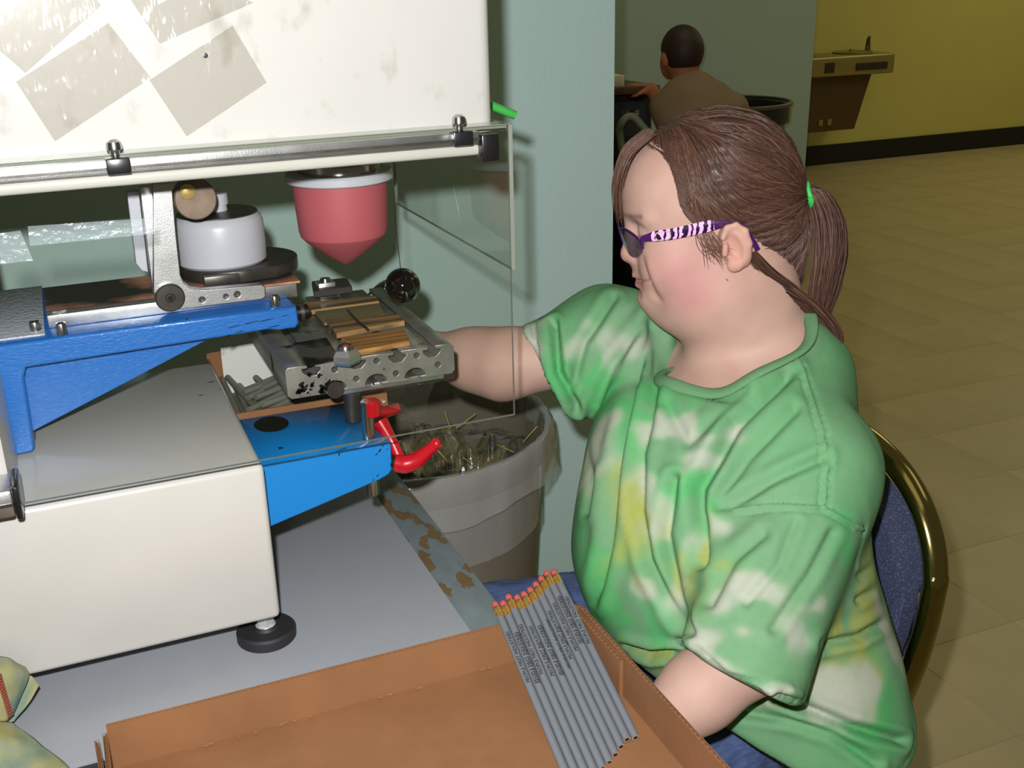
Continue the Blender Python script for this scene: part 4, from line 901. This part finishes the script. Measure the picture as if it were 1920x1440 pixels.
def lock(pts, rad, count, r0=.0009, spread=1.0, lo=15):
    C0 = spline(pts, 22); R0 = np.interp(np.linspace(0, 1, 22), np.linspace(0, 1, len(rad)), rad)
    for k in range(count):
        a = RNG.uniform(0, 6.283); rr = math.sqrt(RNG.uniform()); e = int(RNG.integers(lo, 23)); ph = RNG.uniform(0, 6)
        off = np.stack([np.cos(a+.15*np.sin(np.arange(22)*.3+ph)), .6*np.sin(a+np.arange(22)*.02), np.sin(a+.1*np.cos(np.arange(22)*.3+ph))], 1)*(R0*rr)[:, None]
        strand((C0+off*spread)[:e], RNG.uniform(.6, 1.3)*r0, np.clip(RNG.normal(.5, .22), 0, 1))
pony = [(-.098, -.003, .004), (-.112, .001, .004), (-.125, -.010, .005), (-.132, -.045, .006), (-.127, -.083, .008), (-.115, -.121, .010), (-.105, -.152, .012), (-.104, -.178, .014)]
lock(pony, [.006, .009, .014, .019, .021, .019, .013, .006], 1200, lo=18)
pf = Field(np.arange(-.18, -.06, .003), np.arange(-.20, .03, .003), np.arange(-.05, .06, .003)); PS = spline(pony, 16); PRr = np.interp(np.linspace(0, 1, 16), np.linspace(0, 1, 8), [.004, .007, .011, .016, .018, .015, .009, .003])
for k in range(15): pf.cone(PS[k], PS[k+1], PRr[k], PRr[k+1], .004)
pV, pF = pf.mesh(); meshcol('ponytail', pV@HA.T+HO, pF, m_hair, hair, haircol(.25+.15*snoise(pV, 50)))
lock([(-.050, -.078, .040), (-.072, -.105, .038), (-.098, -.135, .030), (-.118, -.172, .026), (-.112, -.205, .026)], [.010, .013, .013, .010, .005], 340)
lock([(-.030, -.040, .066), (-.045, -.066, .060), (-.070, -.095, .046), (-.092, -.125, .036)], [.008, .010, .009, .004], 160, .0007)
for k in range(230):                                                # fringe falling over the far side of the forehead
    w0 = RNG.uniform(-.035, .012) if k < 140 else RNG.uniform(.004, .034); j = RNG.uniform(-.004, .004); P = spline([(.050+j, .108, w0), (.078+j, .092, w0*1.15), (.0955+j, .062, w0*1.25), (.1025+j, .030+RNG.uniform(-.01, .012), w0*1.2-.004), (.1045+j, .012+RNG.uniform(-.015, .012), w0*1.2-.006)], 14)
    strand(P[:int(RNG.integers(8, 15)) if k < 140 else int(RNG.integers(4, 9))], RNG.uniform(.0004, .0008), np.clip(RNG.normal(.6, .2), 0, 1))
for k in range(80):                                                 # loose hair at the temple
    a = RNG.uniform(0, 1); st_ = np.array([.030-.02*a, .082-.03*a, .048+.012*a]); en = np.array([-.030*RNG.uniform(), .006-.010*RNG.uniform(), .0800])
    md_ = (st_+en)/2+np.array([.010*RNG.uniform(.2, 1.0), .004, .010]); strand(spline([st_, md_, en], 12), RNG.uniform(.0004, .0009), np.clip(RNG.normal(.6, .2), 0, 1))
def onsurf(F_0, U_0, sg, k_=.985):
    q = 1-((F_0-HC[0])/HR[0])**2-((U_0-HC[1])/HR[1])**2; return np.array([F_0, U_0, sg*HR[2]*math.sqrt(max(q, .02))*k_])
def hline(U_0, sg):
    f_ = float(np.interp(U_0, hl_u, hl_f)); w_ = abs(onsurf(f_, U_0, sg)[2]); return f_+(.020*min(max((.055-w_)/.055, 0), 1) if U_0 > .05 else 0)
for k in range(620):                                                # feathered edge of the hairline
    sg = 1 if k < 450 else -1; U_0 = RNG.uniform(.012, .088); dl = abs(RNG.normal(0, .0042))+.0005; ln = RNG.uniform(.6, 1.3)
    a_ = onsurf(hline(min(U_0+.014, .118), sg)-.010, min(U_0+.014, .118), sg, 1.0); b_ = onsurf(hline(U_0, sg)+dl, U_0, sg); c_ = onsurf(hline(max(U_0-.016*ln, .004), sg)+dl*.8, max(U_0-.016*ln, .004), sg, .99); e_ = onsurf(hline(max(U_0-.030*ln, .002), sg)-.006, max(U_0-.030*ln, .002), sg, 1.005)
    strand(spline([a_, b_, c_, e_], 14), RNG.uniform(.00028, .0006), np.clip(RNG.normal(.55, .2), 0, 1))
for k in range(40):                                                 # wisps before the ear
    a = np.array([.018+RNG.uniform(-.01, .01), .000, .0755]); strand(spline([a, a+[-.004+RNG.uniform(-.006, .004), -.018, .0025], a+[-.016+RNG.uniform(-.008, .012), -.038+RNG.uniform(-.012, .01), .002]], 9), .0005, .75)
SVa = np.vstack(SV)@HA.T+HO; meshcol('hair_strands', SVa, np.vstack(SF), m_hair, hair, haircol(np.concatenate(SCc)))['kind'] = 'stuff'
for k in range(3):
    rr_ = [(.0135*math.cos(a), .0135*math.sin(a)) for a in np.linspace(0, 2*math.pi, 25)]
    tube('hair_tie', [hd(-.106-.004*k+.001*math.sin(3*a), -.003+y, .004+x) for (x, y), a in zip(rr_, np.linspace(0, 6.28, 25))], .0030, m_tie, hair, 8)

# ---- glasses
gl = thing('eyeglasses', 'purple framed glasses with zebra striped temples worn by the woman', 'glasses', tuple(hd(.095, 0, 0)))
m_zebra = bpy.data.materials.new('zebra_enamel'); m_zebra.use_nodes = True; _n = m_zebra.node_tree.nodes; _l = m_zebra.node_tree.links
_tc = _n.new('ShaderNodeTexCoord'); _wv = _n.new('ShaderNodeTexWave'); _wv.inputs['Scale'].default_value = 52; _wv.inputs['Distortion'].default_value = 5; _wv.inputs['Detail Scale'].default_value = 2
_rp = _n.new('ShaderNodeValToRGB'); _rp.color_ramp.interpolation = 'CONSTANT'; _rp.color_ramp.elements[0].color = (*s2l((40, 10, 50)), 1); _rp.color_ramp.elements[1].position = .42; _rp.color_ramp.elements[1].color = (*s2l((236, 176, 226)), 1)
_l.new(_tc.outputs['Object'], _wv.inputs['Vector']); _l.new(_wv.outputs[0], _rp.inputs[0]); _l.new(_rp.outputs[0], _n['Principled BSDF'].inputs['Base Color']); _n['Principled BSDF'].inputs['Roughness'].default_value = .25
for s in (-1, 1):
    def lp(a, k=1.0, df=0.0):                                       # lens outline, wrapped back towards the temple
        w = .033+.0245*k*math.cos(a); u = -.004+.0175*k*math.sin(a)*(1-.12*math.cos(a)); return hd(.1065-.00012/.0245*abs(w)*0-.26*w*w/.05-.06*(w-.01)+(.10*u)+df, u-.002, s*w)
    AA = np.linspace(0, 2*math.pi, 41)[:-1]; V = []; F = []
    for k in (1.0, .66, .33): V += [lp(a, k, .0016*(1-k)) for a in AA]
    V.append(lp(0, 0, .0018)); nA = 40
    for r in range(2): F += [(r*nA+k, r*nA+(k+1) % nA, (r+1)*nA+(k+1) % nA, (r+1)*nA+k) for k in range(nA)]
    F += [(2*nA+k, 2*nA+(k+1) % nA, 3*nA) for k in range(nA)]
    pyd('lens', V, F, m_lens, gl, True)
    tube('rim', [lp(a, 1.02) for a in np.linspace(math.radians(-10), math.radians(190), 30)], .0011, m_purple, gl, 6)
    hg = np.array([.0850, .003, s*.0605]); tube('hinge', [lp(.15, 1.02), hd(*hg)], .0024, m_purple, gl, 8)
    TP = [hg, (.070, .0035, s*.0665), (.050, .003, s*.0715), (.025, .004, s*.0765), (.000, .004, s*.0785), (-.022, -.002, s*.0770), (-.033, -.022, s*.0735), (-.038, -.036, s*.0715)]
    V, F = [], []; PT = spline(TP, 40); hh = np.interp(np.linspace(0, 1, 40), [0, .08, .15, .5, .62, 1], [.0030, .0045, .0062, .0066, .0034, .0030])
    V, F = tube_geo([hd(*q) for q in PT], 1.0, 10, .2); V = np.array(V).reshape(40, 10, 3)
    ctr = np.array([hd(*q) for q in PT]); off = V-ctr[:, None]; Vn = []
    for i in range(40):
        tdir = ctr[min(i+1, 39)]-ctr[max(i-1, 0)]; tdir /= np.linalg.norm(tdir); nrm_ = HW*s-tdir*((HW*s)@tdir); nrm_ /= np.linalg.norm(nrm_); bb_ = np.cross(tdir, nrm_)
        for k in range(10): a = 2*math.pi*k/10; Vn.append(ctr[i]+bb_*math.cos(a)*hh[i]+nrm_*math.sin(a)*.0011)
    o = pyd('temple', Vn, F, [m_zebra, m_purple], gl)
    o.data.polygons.foreach_set('material_index', [0 if 4*10 <= p.vertices[0] < 21*10 else 1 for p in o.data.polygons])
    for x, y in rrect(.054, .070, -.0035, .0055, .003, 5)[::1]+[(q, -.0035) for q in np.linspace(.058, .067, 5)]+[(q, .0055) for q in np.linspace(.058, .067, 5)]:
        wv_ = np.interp(x, [.050, .070], [.0715, .0665])+.0016; ico('rhinestone', hd(x, y+.002, s*wv_), .0010, m_stone, gl, 1)
tube('bridge', [hd(.1030, .004, -.009), hd(.1065, .007, 0), hd(.1030, .004, .009)], .0012, m_purple, gl, 6, 8)

# ---- t-shirt
sf = Field(np.arange(.44, .97, .0038), np.arange(.68, 1.36, .0038), np.arange(.53, 1.10, .0038))
CH_, BE, HP = at(1352, 820, 1.325), at(1345, 1040, 1.315), at(1425, 1215, 1.315)
CH_ = at(1346, 868, 1.325); sf.ell(CH_, (.150, .185, .128)); sf.ell(BE, (.172, .195, .150), .06); sf.ell(HP, (.148, .190, .120), .06)
sf.ell(at(1462, 1285, 1.30), (.128, .175, .050), .035)
CS = CC-CN*.080-CA*.03; sf.cone(NSH, CS, .064, .066, .05); sf.cone(CS, FSH, .066, .064, .05); NB = hd(-.022, -.185, 0); NB = NB+np.array([-.005, 0, -.012]); NB = NB+CA*-.012; sf.cone(NB, NSH, .060, .064, .04); sf.cone(NB, FSH, .060, .064, .04)
NHM = at(1386, 1262, 1.085); nax = (NHM-NSH)/np.linalg.norm(NHM-NSH)
sl0 = NSH+np.array([0, -.012, 0])
sf.cone(sl0, NHM+nax*.03, .074, .064, .035)
FHM = at(1022, 700, 1.44); fax = (FHM-FSH)/np.linalg.norm(FHM-FSH)
sf.cone(FSH, FHM+fax*.03, .072, .069, .035)
hemN = np.array(at(1480, 1312, 1.085))-np.array(at(1283, 1212, 1.085)); hn = np.cross(hemN/np.linalg.norm(hemN), CF); hn = hn if hn@nax > 0 else -hn; hn = hn/np.linalg.norm(hn)*.86+nax*.14; hn /= np.linalg.norm(hn)
sf.prim(lambda P: ((P-NHM.astype(np.float32))@hn.astype(np.float32)), NHM-.10, NHM+.10, .0, 's' if False else 'u') if False else None
_a, _b = at(1340, 1378, 1.15), at(1640, 1440, 1.30); hmn = np.cross(_b-_a, np.array([0, 1.0, 0])); hmn = hmn/np.linalg.norm(hmn); hmn = hmn if hmn[2] > 0 else -hmn
sf.prim(lambda P: -((P-_a)@hmn), (0, 0, 0), (2, 2, .75), .012, 'i')
def cutplane(P0, n, r):
    n = n/np.linalg.norm(n); P0 = np.asarray(P0)
    def fn(P):
        q = P-P0; t = q@n; rad = np.linalg.norm(q-t[..., None]*n, axis=-1); return np.maximum(-t, np.maximum(rad-r, t-.15))
    sf.prim(fn, P0-r-.15, P0+r+.15, .007, 's')
cutplane(NHM, hn, .098);
fh = np.array(at(1080, 785, 1.44))-np.array(at(968, 615, 1.44)); fn_ = np.cross(fh/np.linalg.norm(fh), CF); fn_ = fn_ if fn_@fax > 0 else -fn_
fn_ = fn_/np.linalg.norm(fn_)*.6+fax*.4; cutplane(FHM, fn_, .10); 
# neck opening
def ecyl(ra, rl, t0, t1, rf=None):
    def fn(P):
        q = P-CC; t = q@CN; l_ = q@CL; a_ = q@CA; e = np.sqrt((a_/np.where(a_ > 0, rf or ra, ra))**2+(l_/np.where(l_ > 0, rl, rl*.80))**2); return np.maximum((e-1)*min(ra, rl), np.maximum(t0-t, t-t1))
    return fn
sf.cone(hd(-.068, -.182, -.035), hd(-.068, -.182, .035), .034, .034, .03)
sf.prim(ecyl(CLl+.045, .125, .004, .20, CLl+.003), CC-.26, CC+.26, .018, 's'); sf.prim(ecyl(CLl, .078, -.055, .20), CC-.26, CC+.26, .004, 's')
V_, F_ = sf.mesh(); V_ = relax(V_, F_, 3); Nn = vnormals(V_, F_)
px_, py_, dd_ = proj(V_); vw = CAM-V_; vw /= np.linalg.norm(vw, axis=1)[:, None]; face = (Nn*vw).sum(1)
def seg_d(px, py, pts):
    D = np.full(len(px), 1e9)
    for (ax, ay), (bx, by_) in zip(pts[:-1], pts[1:]):
        L = (bx-ax)**2+(by_-ay)**2; t = np.clip(((px-ax)*(bx-ax)+(py-ay)*(by_-ay))/L, 0, 1); D = np.minimum(D, np.hypot(px-ax-t*(bx-ax), py-ay-t*(by_-ay)))
    return D
folds = [([(1222, 592), (1147, 684), (1099, 806)], 9, .006), ([(1226, 605), (1182, 745), (1156, 885), (1139, 1025), (1111, 1130)], 10, .010), ([(1235, 614), (1222, 762), (1200, 850), (1198, 960), (1215, 1050), (1285, 1182)], 10, .009),
         ([(1475, 705), (1380, 797), (1314, 915), (1318, 1055)], 12, .012), ([(1490, 770), (1400, 860), (1345, 940)], 9, .005), ([(1540, 860), (1440, 905), (1350, 955)], 9, .006), ([(1250, 760), (1290, 830), (1350, 780), (1400, 740)], 10, .004),
         ([(1265, 900), (1250, 1000), (1270, 1100), (1300, 1190)], 9, .008), ([(1085, 800), (1110, 900), (1100, 960)], 8, .006), ([(1170, 1213), (1222, 1226), (1262, 1222)], 7, .012),
         ([(1545, 1208), (1610, 1195), (1673, 1160)], 8, .008), ([(1612, 1080), (1640, 1062), (1660, 1040)], 7, .005), ([(1610, 1125), (1640, 1108), (1668, 1085)], 7, .005),
         ([(1459, 1308), (1530, 1335), (1594, 1362), (1689, 1388)], 9, .010), ([(1390, 1335), (1480, 1350), (1560, 1375), (1640, 1430)], 8, .006), ([(1040, 609), (1048, 697), (1082, 762)], 7, .010), ([(1000, 612), (1008, 690), (1050, 770)], 6, .006), ([(1150, 560), (1095, 640), (1075, 720)], 8, .006),
         ([(1430, 1000), (1375, 1050), (1330, 1130)], 10, .005), ([(1560, 1000), (1520, 1080), (1450, 1180)], 9, .004), ([(1490, 980), (1460, 1060), (1400, 1130)], 8, .003), ([(1310, 1215), (1360, 1262), (1470, 1290)], 4, .002), ([(1000, 640), (1010, 710), (1062, 775)], 3, .002)]
disp = np.zeros(len(V_))
for pts, w, amp in folds:
    D = seg_d(px_, py_, pts); on = np.clip(face*3-.45, 0, 1)
    disp += on*amp*(-np.exp(-(D/w)**2)+.55*np.exp(-((D-2.2*w)/(1.3*w))**2))
seams = [[(1493, 684), (1520, 740), (1541, 806), (1548, 880), (1545, 950)], [(1375, 957), (1445, 948), (1545, 953), (1615, 992)]]
for pts in seams: D = seg_d(px_, py_, pts); disp += np.clip(face*4, 0, 1)*.0030*(np.exp(-(D/5)**2)-1.2*np.exp(-((D-7)/3)**2))
back = np.clip(-face*2+.4, 0, 1); disp += back*(.005*snoise(V_*np.array([1, 1, .5]), 16))
disp += .0016*snoise(V_, 26)*(.4+.6*np.clip(face, 0, 1))
# collar rib
q = V_-CC; tq = q@CN; lq = q@CL; cd_ = (np.sqrt((q@CA/CLl)**2+(lq/np.where(lq > 0, .078, .0624))**2)-1)*.08
isc = (cd_ < .014) & (np.abs(tq) < .08)
V_ = V_+Nn*disp[:, None]
C_mint, C_green, C_white, C_yel, C_dull = [np.array(alb(c, 1.20)) for c in ((130, 178, 134), (98, 196, 120), (200, 206, 188), (176, 186, 100), (124, 176, 128))]
n1 = .5+.5*snoise(V_, 9); col = C_mint*(1-.35*n1[:, None])+C_green*.35*n1[:, None]
blobs = [(1190, 780, 60, 90, 'g'), (1265, 930, 60, 60, 'g'), (1115, 720, 40, 60, 'g'), (1110, 1110, 60, 90, 'g'), (1210, 1165, 75, 55, 'g'), (1035, 690, 30, 60, 'g'), (1300, 1000, 35, 50, 'g'), (1600, 1020, 30, 60, 'g'), (1660, 1300, 40, 60, 'g'),
         (1250, 800, 55, 20, 'w'), (1330, 815, 45, 18, 'w'), (1160, 640, 45, 30, 'w'), (1110, 850, 40, 45, 'w'), (1185, 925, 40, 40, 'w'), (1225, 985, 35, 30, 'w'), (1290, 1010, 40, 28, 'w'), (1200, 1100, 35, 25, 'w'), (1260, 1120, 25, 40, 'w'), (985, 640, 22, 40, 'w'), (1070, 640, 30, 25, 'w'), (1310, 850, 40, 15, 'w'),
         (1135, 935, 30, 55, 'y'), (1175, 1010, 40, 60, 'y'), (1235, 1045, 28, 45, 'y'), (1285, 1115, 26, 60, 'y'), (1315, 1040, 20, 50, 'y'), (1200, 1235, 60, 18, 'y'), (1260, 1060, 22, 40, 'y'),
         (1415, 1092, 42, 16, 'w'), (1352, 1120, 25, 22, 'w'), (1330, 1185, 34, 20, 'w'), (1385, 1175, 22, 16, 'w'), (1540, 1130, 32, 14, 'w'), (1505, 1190, 22, 26, 'w'), (1350, 985, 32, 16, 'w'), (1345, 1245, 30, 16, 'w'), (1450, 1300, 40, 10, 'w'), (1300, 1200, 12, 30, 'w'),
         (1640, 1100, 40, 40, 'y'), (1600, 1180, 60, 40, 'y'), (1620, 1250, 45, 35, 'y'), (1530, 1290, 60, 32, 'y'), (1570, 1275, 60, 22, 'w'), (1680, 1180, 25, 60, 'w'), (1530, 1320, 40, 18, 'w'), (1620, 1290, 30, 20, 'w')]
pal = dict(g=C_green, w=C_white, y=C_yel); vis_i = np.where(face > .15)[0]; n2 = snoise(V_, 55); n3 = snoise(V_*np.array([1, 1, .35]), 34); stk = snoise(V_*np.array([1, 1, .18])+5, 75)
for bx, by_, rx, ry, c in blobs:
    dpx = np.hypot(px_[vis_i]-bx, py_[vis_i]-by_); cand = vis_i[dpx < 14]
    if not len(cand): continue
    k0 = cand[np.argmin(dd_[cand])]; sc = dd_[k0]/FPX; q = V_-V_[k0]; a = q@CR/(rx*sc); b = q@CU/(ry*sc); e = q@CF/((rx+ry)*.8*sc)
    r2 = a*a+b*b+e*e; w = 1/(1+np.exp((np.sqrt(r2)-1+.5*n2+.75*n3)*4.2)); w = w*(np.clip(.75+.6*stk, .25, 1) if c == 'y' else 1); col = col*(1-.92*w[:, None])+pal[c]*.92*w[:, None]
hid = np.clip(-face*3, 0, 1); w = hid*np.clip(snoise(V_, 13)*1.5, 0, 1); col = col*(1-w[:, None])+C_yel*w[:, None]; w = hid*np.clip(snoise(V_+2, 15)*1.5-.3, 0, 1); col = col*(1-w[:, None])+C_white*w[:, None]
col = np.where(isc[:, None], C_dull*.96, col)
shirt = meshcol('shirt', V_, F_, m_shirt, wm, col)
q = V_-CC; qa, ql, qt = q@CA, q@CL, q@CN; tt_ = []; AN_ = np.linspace(0, 2*math.pi, 73)[:-1]
for a in AN_:
    rl_ = .078 if math.sin(a) > 0 else .0624; pa, pl = (CLl+.009)*math.cos(a), (rl_+.009)*math.sin(a); nn_ = (np.hypot(qa-pa, ql-pl) < .006) & (np.abs(qt) < .08); tt_.append(qt[nn_].max() if nn_.any() else np.nan)
tt_ = np.array(tt_); tt_[np.isnan(tt_)] = np.nanmedian(tt_)
for _ in range(6): tt_ = (np.roll(tt_, 1)+tt_*2+np.roll(tt_, -1))/4
V, F = [], []; nS = 10
for a, t in zip(AN_, tt_):
    rl_ = .078 if math.sin(a) > 0 else .0624; ctr = CC+CA*(CLl+.008)*math.cos(a)+CL*(rl_+.008)*math.sin(a)+CN*(t+.0008); rd = CA*math.cos(a)+CL*math.sin(a); rd = rd/np.linalg.norm(rd)
    for k in range(nS): b = 2*math.pi*k/nS; V.append(ctr+rd*.0088*math.cos(b)+CN*.0042*math.sin(b))
for i in range(72):
    for k in range(nS): F.append((i*nS+k, i*nS+(k+1) % nS, ((i+1) % 72)*nS+(k+1) % nS, ((i+1) % 72)*nS+k))
meshcol('collar', np.array(V), np.array(F), m_shirt, shirt, np.tile(C_dull*.9, (len(V), 1)))

# ---- jeans and shoes
jf = Field(np.arange(.28, .93, .0065), np.arange(.70, 1.32, .0065), np.arange(.03, .74, .0065))
HN, HFa = np.array([.76, .95, .545]), np.array([.76, 1.14, .545]); KN, KF = np.array([.40, .86, .545]), np.array([.36, 1.215, .555])
jf.ell((.765, 1.045, .56), (.135, .195, .105)); jf.cone(HN, KN, .098, .072, .04); jf.cone(HFa, KF, .098, .078, .04)
AN, AF_ = np.array([.46, .86, .10]), np.array([.44, 1.22, .10]); jf.cone(KN, AN, .070, .058, .03); jf.cone(KF, AF_, .072, .058, .03)
V_, F_ = jf.mesh(); V_ = relax(V_, F_, 2); Nn = vnormals(V_, F_); V_ = V_+Nn*(.004*snoise(V_, 18)+.002*snoise(V_, 60))[:, None]
jeans = meshcol('jeans', V_, F_, m_denim, wm)
for a in (AN, AF_):
    s_ = Field(np.arange(a[0]-.26, a[0]+.12, .006), np.arange(a[1]-.09, a[1]+.09, .006), np.arange(-.01, .16, .006))
    s_.cone(a+[.02, 0, -.055], a+[-.16, 0, -.063], .045, .036, .02); s_.cone(a+[0, 0, -.05], a+[-.02, 0, .01], .046, .046, .03)
    s_.prim(lambda P: .002-P[..., 2], (-1, -1, -1), (3, 3, 1), 0, 'i'); v, f = s_.mesh(); meshcol('shoe', v, f, m_rubber, wm)

# ================================================================== the seated man far behind
mn = thing('person', 'man with short dark hair in taupe t-shirt seated with back turned by the far wall', 'person', (*at(1300, 300, 4.4)[:2], 0))
mcx = at(1278, 100, 4.45); mf = Field(np.arange(mcx[0]-.6, mcx[0]+.5, .011), np.arange(mcx[1]-.75, mcx[1]+.5, .011), np.arange(.38, 1.3, .011))
sL, sR, mh = at(1248, 205, 4.45), at(1375, 205, 4.40), at(1310, 330, 4.40)
mf.ell(mcx+np.array([0, 0, .0]), (.078, .092, .100)); mf.cone(mcx+[.01, -.0, -.05], at(1290, 170, 4.45), .050, .055, .03)
mf.ell(mcx+[-.005, .070, -.05], (.05, .035, .06), .03); mf.ell(mcx+[.082, -.0, -.02], (.012, .022, .032), .01); mf.ell(mcx+[-.082, -.0, -.02], (.012, .022, .032), .01)
mel, mwr = at(1240, 200, 4.60), at(1222, 168, 4.72)
mf.cone(sL, mel, .045, .04, .03); mf.cone(mel, mwr, .036, .026, .02); hand(mf, mwr, (-.6, .5, .12), (0, .3, -.9), 1, .012)
mel2 = at(1400, 300, 4.5); mwr2 = at(1340, 330, 4.65); mf.cone(sR, mel2, .045, .04, .03); mf.cone(mel2, mwr2, .036, .026, .02); hand(mf, mwr2, (-.6, .3, -.1), (0, 0, -1), -1, .012)
mf.cone(sL+(sR-sL)*.5, mh, .11, .12, .05)
m_mskin = M('warm_skin', (176, 108, 74), .6); V_, F_ = mf.mesh(); meshcol('body', V_, F_, m_mskin, mn)
tf = Field(mf.ax[0], mf.ax[1], mf.ax[2])
tf.cone(sL, sR, .062, .062); tf.cone(at(1290, 185, 4.45), mh, .095, .15, .08); tf.cone(sL+(sR-sL)*.5, mh, .13, .145, .08); tf.cone(sL, sL+(mel-sL)*.6, .060, .056, .02); tf.cone(sR, sR+(mel2-sR)*.6, .060, .056, .02)
V_, F_ = tf.mesh(); Nn = vnormals(V_, F_); V_ = V_+Nn*(.006*snoise(V_, 12))[:, None]; meshcol('shirt', V_, F_, M('taupe_cotton', (134, 112, 88), .9), mn)
kf = Field(mf.ax[0], mf.ax[1], mf.ax[2]); kf.ell(mcx+np.array([.0, -.004, .012]), (.086, .098, .102)); kf.prim(lambda P: (P[..., 1]-mcx[1]-.055)-(P[..., 2]-mcx[2]-.02)*.9, (-9, -9, -9), (9, 9, 9), .01, 'i'); kf.prim(lambda P: mcx[2]-.075-P[..., 2], (-9, -9, -9), (9, 9, 9), .01, 'i')
V_, F_ = kf.mesh(); meshcol('hair', V_, F_, M('dark_brown_hair', (44, 24, 18), .6), mn)
lf_ = Field(np.arange(mh[0]-.55, mh[0]+.4, .014), np.arange(mh[1]-.4, mh[1]+.7, .014), np.arange(.02, .75, .014))
for s in (-1, 1):
    hp_ = np.array([mh[0]+s*.09, mh[1], .53]); kn = hp_+[-.12+s*.06, .38, .0]; an = np.array([kn[0], kn[1]-.02, .08]); lf_.cone(hp_, kn, .085, .062, .04); lf_.cone(kn, an, .062, .05, .03); lf_.cone(an+[0, 0, -.03], an+[0, .14, -.04], .04, .032, .02)
V_, F_ = lf_.mesh(); meshcol('trousers', V_, F_, M('dark_trousers', (40, 38, 44), .9), mn)
